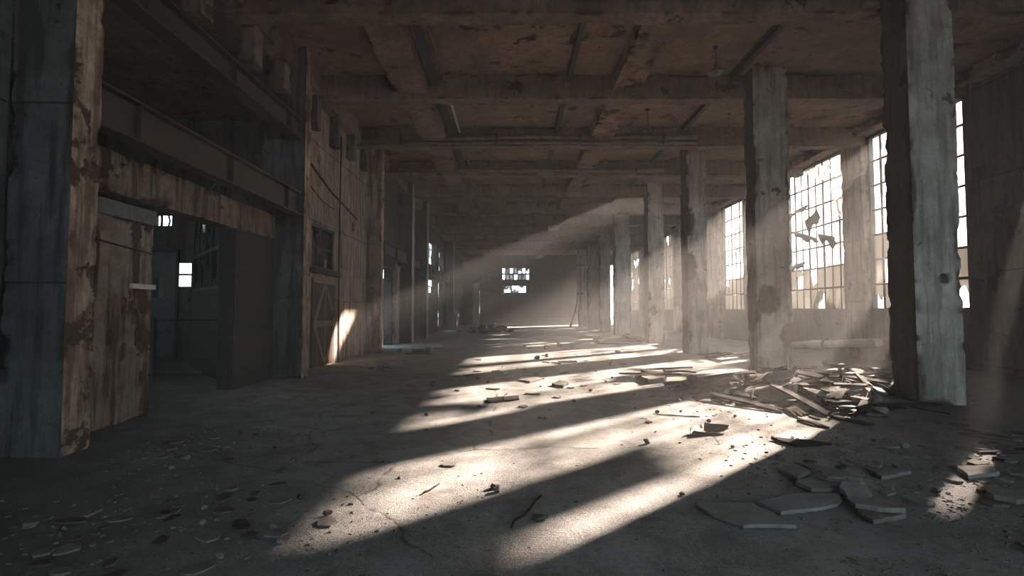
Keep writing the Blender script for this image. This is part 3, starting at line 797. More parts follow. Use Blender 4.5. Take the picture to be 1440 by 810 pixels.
# torn plastic and blinds caught in the second window
def hang(name, label, cat, mat, fn, nx=16, ny=24, th=.006, group=None):
    vs, fs = bent_sheet(nx, ny, fn, th)
    q = MB(); q.add(vs, fs, 0, True); c = vs[0]
    q.v = [tuple(Vector(p) - Vector(c)) for p in q.v]
    o = q.build(name, mat); o.location = c; tag(o, label, cat, group); return o
def plast(u, v):
    y = 19.7 - 1.5 * v; z = 6.95 - .25 * v - u * (.22 + .30 * sin(v * 3.0))
    x = XR - .06 - .16 * sin(u * 2.6) - .10 * sin(v * 7 + u * 2) - .10
    return Vector((x, y, z))
hang('plastic_sheet', 'crumpled white plastic sheet hanging from the head of the big broken window', 'sheet', M['plastic'], plast)
def plast2(u, v):
    y = 18.4 - .4 * v; z = 6.4 - u * (1.0 + .8 * v) - .3 * sin(v * 5)
    return Vector((XR - .13 - .10 * sin(u * 4 + v * 3) - .04 * sin(v * 11), y, z))
hang('plastic_sheet', 'narrow white plastic strip hanging down the near edge of the big broken window', 'sheet', M['plastic'], plast2)
rng = random.Random(77)
for k, (y, z, wd, hh, sl) in enumerate(((21.6, 5.6, 1.3, .55, .15), (21.2, 4.5, 1.7, .55, -.3), (20.2, 5.2, .8, .9, .5), (21.6, 3.4, 1.0, .6, .1), (19.4, 4.25, 1.0, .75, -.3))):
    ph = rng.random() * 6
    def rag(u, v, y=y, z=z, wd=wd, hh=hh, sl=sl, ph=ph):
        e_ = (.55 + .45 * noise.noise(Vector((v * 4, ph, 0)))) * (1 - .5 * abs(v - .5))
        return Vector((XR - .06 - .07 * sin(u * 3 + ph) - .05 * sin(v * 6 + ph), y - wd * v, z + sl * wd * (v - .5) - u * hh * e_))
    hang('blind_scrap', 'dark %s scrap of torn blind caught in the glazing of the big broken window' % ('topmost', 'lower', 'slanting middle', 'small far', 'narrow near')[k], 'blind', M['blind'], rag, 10, 14, .006, 'torn blind scraps')
for k, (y, wd, hh) in enumerate(((20.0, .65, 1.15), (19.2, .6, 1.4), (18.5, .45, .8))):
    q = MB(); Mx = Matrix.Translation((XR - .05, y, 1.56)) @ Matrix.Rotation(radians(-90), 4, 'Z') @ Matrix.Rotation(radians(82), 4, 'X')
    q.prism([(0, 0), (wd, 0), (wd * .9, hh * .35), (wd * .55, hh), (wd * .35, hh * .8), (.03, hh * .25)], .008)
    o = q.build('glass_shard', M['glass']); o.matrix_world = Mx
    tag(o, '%s jagged glass shard standing on the sill of the big broken window' % ('far', 'tall middle', 'short near')[k], 'shard', 'glass shards on the sill')

q = MB(); q.rough((XR + .005, 13.98, 5.5), (XR + .035, 15.1, 7.12), .06, .006, .02, 577)  # unseen sheet added to cast the dark notch in the floor sun
tag(q.build('window_panel', M['rust_beam']), 'added sun-blocking sheet across the top of the window hidden behind the nearest right-hand pillar', 'panel')
q = MB(); q.rough((XR + .005, 13.42, 6.25), (XR + .03, 13.96, 7.12), .06, .006, .02, 578)  # second added blocker, cuts the near end of the sun strip
tag(q.build('window_panel', M['rust_beam']), 'smaller added sun-blocking sheet high in the window hidden behind the nearest right-hand pillar', 'panel')
e = empty('wall_patch_box', (XR - .001, 12.75, 2.35)); tag(e, 'added dark box standing for a dark patch of the brown wall beside the tall window slit', 'box')  # only a dark patch is known here; box, lid and conduit are invented
q = MB(); q.rough((-.14, -.3, 0), (-.012, .3, .36), .05, .004, .02, 579); q.build('casing', M['dark_steel'], e)
q = MB(); q.box((-.16, -.27, .03), (-.142, .27, .33)); q.build('lid', M['rust_beam'], e, .006)
q = MB(); q.tube([(-.07, 0, .36), (-.07, 0, 1.4), (-.07, .03, 2.6)], .022, 8); q.build('conduit', M['dark_steel'], e)
# things in the side room
p0, p1 = Vector((-8.55, 14.0, 0)), Vector((-6.05, 11.05, 0))
e = empty('glazed_partition', p0); u_ = (p1 - p0); ln = u_.length; e.rotation_euler = (0, 0, math.atan2(u_.y, u_.x))
tag(e, 'dark steel partition with sooty panes in the side room beyond the open bay', 'partition')
q = MB(); q.rough((0, -.06, 0), (ln, .06, 2.0), .1, .006, .04, 560); q.build('dado', M['brick'], e)
q = MB()
for i in range(6): q.box((ln * i / 5 - .03, -.035, 2.0), (ln * i / 5 + .03, .035, 4.4))
for z in (2.0, 2.9, 4.4): q.box((0, -.03, z), (ln, .03, z + .07))
q.build('glazing_bars', M['frame'], e)
q = MB()
for i in range(5):
    for (z0, z1) in ((2.08, 2.88), (2.98, 4.38)):
        if (i, z0) in ((3, 2.98),): continue
        q.box((ln * i / 5 + .04, -.004, z0), (ln * (i + 1) / 5 - .04, .004, z1))
q.build('glazing', M['glass_dark'], e)
e = empty('panel_door', (-10.86, 16.15, 0)); tag(e, 'plain grey door standing in the far wall of the side room', 'door')
q = MB(); q.box((-.42, 0, .02), (.42, .045, 3.3)); q.build('door_leaf', M['grey_strip'], e, .01)
q = MB(); q.box((-.5, -.02, 0), (-.43, .045, 3.4)); q.box((.43, -.02, 0), (.5, .045, 3.4)); q.box((-.5, -.02, 3.32), (.5, .045, 3.4)); q.build('frame', M['dark_steel'], e)
q = MB(); q.tube([(.3, 0, 1.05), (.3, -.06, 1.05), (.18, -.06, 1.05)], .012, 8); q.build('handle', M['pipe'], e)
e = empty('mesh_gate', (-7.4, 11.3, 0)); tag(e, 'low wire mesh gate across the floor of the side room', 'gate')
q = MB()
for x in (-1.1, -.32, 1.2): q.tube([(x, 0, 0), (x, 0, 1.35)], .03, 8)
q.tube([(-1.1, 0, 1.3), (1.2, 0, 1.3)], .022, 8); q.tube([(-1.1, 0, .12), (1.2, 0, .12)], .022, 8); q.build('frame', M['dark_steel'], e)
q = MB()
for i in range(-12, 24):
    x = -1.1 + i * .1
    for s in (1, -1):
        z0, z1 = .12, 1.3
        xa, xb = (x, x + (z1 - z0)) if s > 0 else (x + (z1 - z0), x)
        t0, t1 = 0, 1
        pa, pb = Vector((xa, 0, z0)), Vector((xb, 0, z1))
        # clip to the frame
        def clip(p, q_):
            for lim, sg in ((-1.1, 1), (1.2, -1)):
                dp, dq = (p.x - lim) * sg, (q_.x - lim) * sg
                if dp < 0 and dq < 0: return None
                if dp < 0: p = p + (q_ - p) * (dp / (dp - dq))
                elif dq < 0: q_ = q_ + (p - q_) * (dq / (dq - dp))
            return p, q_
        r = clip(pa, pb)
        if r and (r[1] - r[0]).length > .05: q.tube(r, .004, 4, cap=False)
q.build('wire_mesh', M['dark_steel'], e)
e = empty('crate_stack_board', (0, 0, 0)); bpy.data.objects.remove(e)
# ================================================================== debris
rd = random.Random(2024)
def mesh_plank(Ln, W, T, rng):
    """board with splintered ends, slightly bowed"""
    nx, ny = 8, 5
    b = MB(); bow = rng.uniform(-.02, .03) * Ln; tw = rng.uniform(-.12, .12)
    e0 = [rng.uniform(0, .16) * min(Ln, .9) for _ in range(ny + 1)]; e1 = [rng.uniform(0, .2) * min(Ln, .9) for _ in range(ny + 1)]
    vs = []
    for s in (1, -1):
        for i in range(nx + 1):
            for j in range(ny + 1):
                u = i / nx; x0, x1 = -Ln / 2 + e0[j], Ln / 2 - e1[j]
                x = x0 + (x1 - x0) * u; y = (j / ny - .5) * W * (1 + .06 * sin(u * 9 + j)); a = tw * (u - .5)
                z = s * T / 2 + bow * (1 - (2 * u - 1) ** 2) + y * sin(a)
                vs.append((x, y * cos(a), z))
    K = (nx + 1) * (ny + 1); Wd = ny + 1; fs = []
    for i in range(nx):
        for j in range(ny):
            a, b_, c, d = i * Wd + j, (i + 1) * Wd + j, (i + 1) * Wd + j + 1, i * Wd + j + 1
            fs += [(a, b_, c, d), (K + d, K + c, K + b_, K + a)]
        for j in (0, ny):
            a, b_ = i * Wd + j, (i + 1) * Wd + j
            fs.append((b_, a, K + a, K + b_) if j == 0 else (a, b_, K + b_, K + a))
    for j in range(ny):
        a, b_ = j, j + 1; fs.append((a, b_, K + b_, K + a))
        a, b_ = nx * Wd + j, nx * Wd + j + 1; fs.append((b_, a, K + a, K + b_))
    b.add(vs, fs); return b
def mesh_slab(R, T, rng, poly=None):
    """flat fragment with a broken outline and rounded-off upper edge"""
    if poly is None:
        n = rng.randint(6, 10); st = rng.uniform(1.1, 1.9)
        poly = [(R * (.6 + .5 * rng.random()) * cos(2 * pi * k / n) * st ** .5, R * (.6 + .5 * rng.random()) * sin(2 * pi * k / n) / st ** .5) for k in range(n)]
    P = []
    m = len(poly)
    for k in range(m):
        a, c = Vector(poly[k]).to_2d(), Vector(poly[(k + 1) % m]).to_2d(); ln = (c - a).length
        s = max(1, int(ln / (R * .22)))
        for q in range(s):
            p = a.lerp(c, q / s)
            if q: p += Vector((rng.uniform(-1, 1), rng.uniform(-1, 1))) * R * .05
            P.append(p)
    cx = sum(p.x for p in P) / len(P); cy = sum(p.y for p in P) / len(P)
    n = len(P); b = MB(); vs = []
    for (sc, z) in ((.96, -T / 2), (1.0, -T * .25), (1.0, T * .35), (.985, T / 2), (.5, T / 2 + T * .06)):
        for p in P:
            q = Vector((cx + (p.x - cx) * sc, cy + (p.y - cy) * sc, z + T * .18 * noise.noise(Vector((p.x * 9, p.y * 9, z * 20 + R * 50)))))
            vs.append(q)
    vs.append((cx, cy, T / 2 + T * .04)); vs.append((cx, cy, -T / 2)); c0 = len(vs) - 2
    fs = []
    for r in range(4):
        for k in range(n): fs.append((r * n + k, r * n + (k + 1) % n, (r + 1) * n + (k + 1) % n, (r + 1) * n + k))
    for k in range(n):
        fs.append((4 * n + k, 4 * n + (k + 1) % n, c0)); fs.append(((k + 1) % n, k, c0 + 1))
    b.add(vs, fs); return b
def mesh_chunk(R, rng, flat=.7):
    bm = bmesh.new(); bmesh.ops.create_icosphere(bm, subdivisions=3, radius=1)
    o = Vector((rng.random() * 50, rng.random() * 50, rng.random() * 50)); pl = [Vector((rng.gauss(0, 1), rng.gauss(0, 1), rng.gauss(0, 1))).normalized() for _ in range(9)]
    hs = [rng.uniform(.5, .85) for _ in pl]
    for v in bm.verts:
        p = v.co.copy()
        for q, h in zip(pl, hs):
            d = p.dot(q)
            if d > h: p -= q * (d - h)
        p *= 1 + .12 * noise.noise(p * 2.5 + o) + .05 * noise.noise(p * 8 + o)
        v.co = Vector((p.x * R * 1.15, p.y * R * .9, p.z * R * flat))
    b = MB(); bm.verts.index_update(); b.add([v.co.copy() for v in bm.verts], [[v.index for v in f.verts] for f in bm.faces]); bm.free(); return b
def mesh_curl(Ln, W, rng, cv=None):
    cv = cv or rng.uniform(.6, 1.9); ph = rng.random() * 6
    def fn(u, v):
        w = W * (.65 + .35 * sin(u * 2.6 + .3)) * (1 + .12 * noise.noise(Vector((u * 5, ph, 0))))
        an = (u - .5) * cv
        return Vector((sin(an) * Ln / cv, (v - .5) * w + .1 * W * noise.noise(Vector((u * 4, 3, ph))), (1 - cos(an)) * Ln / cv + .1 * W * sin(v * 3 + ph) * (u - .5)))
    vs, fs = bent_sheet(10, 6, fn, .007); b = MB(); b.add(vs, fs); return b
def mesh_stick(Ln, r, rng):
    b = MB(); n = 6
    b.tube([(-Ln / 2 + Ln * i / n, rng.uniform(-.03, .03) * Ln, rng.uniform(0, .012) * Ln) for i in range(n + 1)], [r * (.5 + .6 * rng.random()) for i in range(n + 1)], 6); return b

PROTO = {}
def proto(key, n, fn, name, mats):
    PROTO[key] = []
    for i in range(n):
        me = fn(i).mesh(name); me.materials.append(mats[i % len(mats)]); PROTO[key].append(me)
W3 = [M['wood'], M['wood_dark'], M['wood_pale'], M['wood'], M['wood_dark'], M['wood']]
proto('board', 14, lambda i: mesh_plank(rd.uniform(.55, 1.35), rd.uniform(.09, .17), rd.uniform(.02, .034), rd), 'board', W3)
proto('splinter', 12, lambda i: mesh_plank(rd.uniform(.25, .6), rd.uniform(.035, .08), rd.uniform(.014, .022), rd), 'splinter', W3)
proto('slab', 12, lambda i: mesh_slab(rd.uniform(.14, .27), rd.uniform(.025, .045), rd), 'plaster_slab', [M['slab'], M['stone']])
proto('flake', 14, lambda i: mesh_slab(rd.uniform(.05, .12), rd.uniform(.012, .022), rd), 'plaster_flake', [M['slab'], M['stone'], M['stone_dark']])
proto('flaked', 12, lambda i: mesh_slab(rd.uniform(.04, .10), rd.uniform(.010, .016), rd), 'plaster_flake', [M['stone_dark'], M['stone_dark'], M['stone']])
proto('chunk', 10, lambda i: mesh_chunk(rd.uniform(.06, .14), rd), 'concrete_chunk', [M['stone'], M['stone'], M['stone_dark']])
proto('boulder', 8, lambda i: mesh_chunk(rd.uniform(.2, .42), rd, .6), 'concrete_chunk', [M['stone'], M['stone_dark']])
proto('pebble', 8, lambda i: mesh_chunk(rd.uniform(.022, .045), rd), 'stone_chip', [M['stone'], M['stone_dark']])
proto('curl', 8, lambda i: mesh_curl(rd.uniform(.3, .6), rd.uniform(.14, .26), rd), 'curled_sheet', [M['shard'], M['wood_dark'], M['stone_dark']])
proto('stick', 8, lambda i: mesh_stick(rd.uniform(.25, .7), rd.uniform(.008, .016), rd), 'stick', [M['wood_dark'], M['wood']])
NAME = dict(board='board', splinter='splinter', slab='plaster_slab', flake='plaster_flake', flaked='plaster_flake', chunk='concrete_chunk', boulder='concrete_boulder', pebble='stone_chip', curl='curled_sheet', stick='stick')
CAT = dict(board='board', splinter='splinter', slab='slab', flake='flake', flaked='flake', chunk='rubble', boulder='rubble', pebble='stone', curl='scrap', stick='stick')
WORD = dict(board='splintered wooden board', splinter='short wooden splinter', slab='broken plaster slab', flake='small flake of plaster', flaked='small dark flake of plaster', chunk='lump of broken concrete', boulder='big lump of concrete', pebble='small stone chip', curl='curled dark sheet scrap', stick='thin dark stick')
DEB = []
def piece(kind, x, y, z, rot, where, label=None, grp=True, mesh=None, name=None, cat=None):
    me = mesh or rd.choice(PROTO[kind])
    o = bpy.data.objects.new(name or NAME[kind], me); COL.objects.link(o)
    o.rotation_mode = 'QUATERNION'; o.location = (x, y, z); o.rotation_quaternion = rot
    tag(o, label or '%s %s' % (WORD[kind], where), cat or CAT[kind], None if label else '%ss %s' % (WORD[kind], where))
    DEB.append(o); return o
def rq(tilt=.5):
    from mathutils import Euler
    return Euler((rd.uniform(-tilt, tilt), rd.uniform(-tilt, tilt), rd.uniform(-pi, pi))).to_quaternion()
def heap(n, mix, cx, cy, sx, sy, h, where, tilt=.6, rotz=0.0):
    ks, ws = zip(*mix.items())
    for i in range(n):
        r = sqrt(rd.random()); a = rd.random() * 2 * pi; u, v = r * cos(a) * sx, r * sin(a) * sy
        x = cx + u * cos(rotz) - v * sin(rotz); y = cy + u * sin(rotz) + v * cos(rotz)
        piece(rd.choices(ks, ws)[0], x, y, .12 + h * (1 - r) * rd.random() * 2 + i * .012, rq(tilt), where)

# single pieces one can point at (outline taken on the floor, then given thickness)
def floor_piece(pts, T, name, label, cat, mat, z=.03):
    P = [at_z(x, y, 0) for x, y in pts]; c = sum(P, Vector()) / len(P)
    poly = [((p - c).x, (p - c).y) for p in P]
    ar = sum(poly[i][0] * poly[(i + 1) % len(poly)][1] - poly[(i + 1) % len(poly)][0] * poly[i][1] for i in range(len(poly)))
    if ar < 0: poly = poly[::-1]
    R = max(sqrt(a * a + b * b) for a, b in poly)
    me = mesh_slab(R, T, rd, poly).mesh(name); me.materials.append(M[mat])
    return piece(None, c.x, c.y, T / 2 + z, Quaternion(), '', label, True, me, name, cat)
floor_piece([(978, 713), (1058, 713), (1120, 746), (1046, 745), (1004, 730)], .03, 'plaster_slab', 'large pointed slab lying alone in front of all the other fallen slabs', 'slab', 'slab')
floor_piece([(1066, 712), (1104, 702), (1188, 697), (1178, 714), (1100, 726)], .032, 'plaster_slab', 'long pale slab just behind the large pointed slab', 'slab', 'slab')
floor_piece([(1092, 664), (1118, 658), (1140, 668), (1122, 679)], .035, 'plaster_slab', 'small diamond-shaped slab behind the pale long slab', 'slab', 'slab')
floor_piece([(1118, 684), (1150, 673), (1216, 686), (1190, 697), (1140, 694)], .04, 'plaster_slab', 'wide slab between the diamond-shaped slab and the bright strip of floor', 'slab', 'slab')
floor_piece([(1216, 660), (1258, 658), (1282, 668), (1240, 676)], .035, 'plaster_slab', 'slab crossed by the bright strip of sunlight on the floor', 'slab', 'slab')
floor_piece([(1346, 662), (1390, 660), (1406, 670), (1362, 676)], .04, 'plaster_slab', 'flat slab on the dark floor at the right edge, beyond the bright strip', 'slab', 'slab')
floor_piece([(1204, 726), (1262, 716), (1272, 730), (1226, 740)], .035, 'plaster_slab', 'dark slab to the right of the long pale slab', 'slab', 'stone')
floor_piece([(684, 562), (730, 558), (730, 563), (686, 568)], .028, 'board', 'short dark board lying across the sunlit patch in mid floor', 'board', 'wood_dark')
floor_piece([(776, 543), (786, 538), (800, 541), (792, 546)], .05, 'plaster_slab', 'small tilted dark slab on the sunlit floor past the short board', 'slab', 'stone_dark')
floor_piece([(728, 536), (742, 529), (762, 534), (745, 539)], .03, 'plaster_slab', 'grey slab in the shadow band beyond the sunlit board', 'slab', 'stone')
floor_piece([(893, 534), (904, 526), (938, 527), (934, 538), (912, 541)], .10, 'concrete_block', 'low square block standing in the sun left of the board heap', 'block', 'stone')
floor_piece([(1084, 619), (1130, 622), (1170, 627), (1120, 630)], .03, 'board', 'dark board lying on the edge of the sunlight in front of the heap', 'board', 'wood_dark')
floor_piece([(836, 478), (902, 476), (904, 484), (842, 484)], .10, 'board', 'thick beam lying on the floor before the pillar with a round hole', 'board', 'wood')
# bent leaf-shaped metal shard standing on its tip in the sun
p0 = at_z(975, 612, 0); p1 = at_z(1012, 604, 0)
def leaf(u, v):
    w = .16 * sin(pi * min(1, .06 + u * .94)) ** .7 * (1.15 if u > .5 else .9)
    return Vector((-.26 + .52 * u, (v - .5) * w * 1.6 + .05 * sin(u * 3), .16 * u * u + .05 * (2 * v - 1) ** 2))
vs, fs = bent_sheet(12, 6, leaf, .009); b = MB(); b.add(vs, fs); me = b.mesh('metal_shard'); me.materials.append(M['shard'])
piece(None, (p0.x + p1.x) / 2, p0.y + .05, .03, Quaternion((0, 0, 1), .5), '', 'leaf-shaped bent metal shard curling up from the sunlit floor', True, me, 'metal_shard', 'scrap')
for (x, y, k, lab) in ((600, 585, 'pebble', 'single stone on the near end of the sunlit patch in mid floor'), (713, 528, 'chunk', 'dark lump in the shadow band beyond the sunlit board'), (672, 533, 'pebble', 'small stone at the far edge of the mid-floor sunlight'),
                       (632, 654, 'flake', 'lone flake in the middle of the nearest broad sunlit patch'), (693, 687, 'pebble', 'stone at the rim of shadow in the nearest sunlit patch'), (820, 543, 'flake', 'flake just right of the small tilted dark slab')):
    p = at_z(x, y); piece(k, p.x, p.y, .06, rq(.2), '', lab)

W_A = 'in the rubble heap at the foot of the peeling pillar'
MOUND_DROP = .014
def mound(cx, cy, sx, sy, h, label):
    n = 44; vs, fs = [], []
    for i in range(n + 1):
        for j in range(n + 1):
            u, v_ = 2 * i / n - 1, 2 * j / n - 1
            r = sqrt(u * u + v_ * v_) * (1 + .25 * noise.noise(Vector((u * 2, v_ * 2, h * 9))))
            z = h * max(0, 1 - r * r) * (1 + .5 * noise.noise(Vector((u * 4, v_ * 4, 5)))) + (.03 * noise.noise(Vector((u * 14, v_ * 14, 2))) if r < .95 else 0)
            vs.append((cx + u * sx, cy + v_ * sy, max(z, 0) - .004 - MOUND_DROP))
    for i in range(n):
        for j in range(n):
            a = i * (n + 1) + j; fs.append((a, a + n + 1, a + n + 2, a + 1))
    q = MB(); q.add(vs, fs, 0, True); return tag(q.build('rubble_mound', M['chips']), label, 'rubble', kind='stuff')
mound(5.0, 9.4, 1.75, 1.7, .30, 'crushed plaster and dirt heaped under the broken boards')
heap(140, dict(board=11, splinter=9, curl=4, slab=3, chunk=2, stick=4), 4.95, 9.35, 1.7, 1.75, .55, W_A)
heap(46, dict(splinter=4, flake=6, pebble=4, stick=3, board=2), 5.0, 9.0, 2.6, 2.4, .05, 'around the edge of the rubble heap by the peeling pillar', .3)
heap(30, dict(board=4, slab=4, chunk=4, curl=2), 8.3, 13.0, 1.1, 2.4, .15, 'between the peeling pillar and the fallen pipe')
heap(16, dict(board=3, slab=3, chunk=2, flake=3), -3.3, 19.6, .9, 1.6, .10, 'on the floor by the brown left pillar')
heap(10, dict(slab=3, flake=4, stick=2), -3.3, 14.6, .7, 1.6, .04, 'on the floor before the braced door', .2)
heap(26, dict(boulder=8, chunk=2, board=2), -1.9, 37.5, 1.9, 3.2, .5, 'in the low rubble mound far down the hall', .6)
heap(14, dict(board=4, slab=3, chunk=2), 6.9, 17.3, .9, .75, .12, 'at the foot of the pillar with bites out of its corner')
heap(10, dict(board=3, chunk=3, slab=2), 5.9, 25.5, .35, 1.6, .05, 'by the pillar with a round hole')
heap(60, dict(flake=9, pebble=5, slab=1, splinter=1), 3.9, 4.7, 1.1, 1.6, .03, 'on the dark floor around the fallen slabs', .25, -.6)
heap(24, dict(flake=6, pebble=5, splinter=3), 5.6, 5.7, .9, 1.0, .03, 'on the dark floor below the nearest right-hand pillar', .25)
heap(44, dict(flaked=8, pebble=6), -2.3, 3.7, 1.1, .8, .03, 'on the dark near floor below the slate pillar', .2, .4)
heap(22, dict(flaked=6, pebble=6), -3.2, 5.9, .7, .9, .03, 'before the sliding metal door', .2)
heap(46, dict(pebble=8, flake=6, stick=3, splinter=2), .4, 9.0, 2.6, 5.2, .0, 'scattered over the middle of the floor', .2)
heap(22, dict(flake=3, chunk=3, splinter=3, slab=1), 1.5, 19, 3.6, 5.0, .0, 'on the sunlit floor deep in the hall', .2)
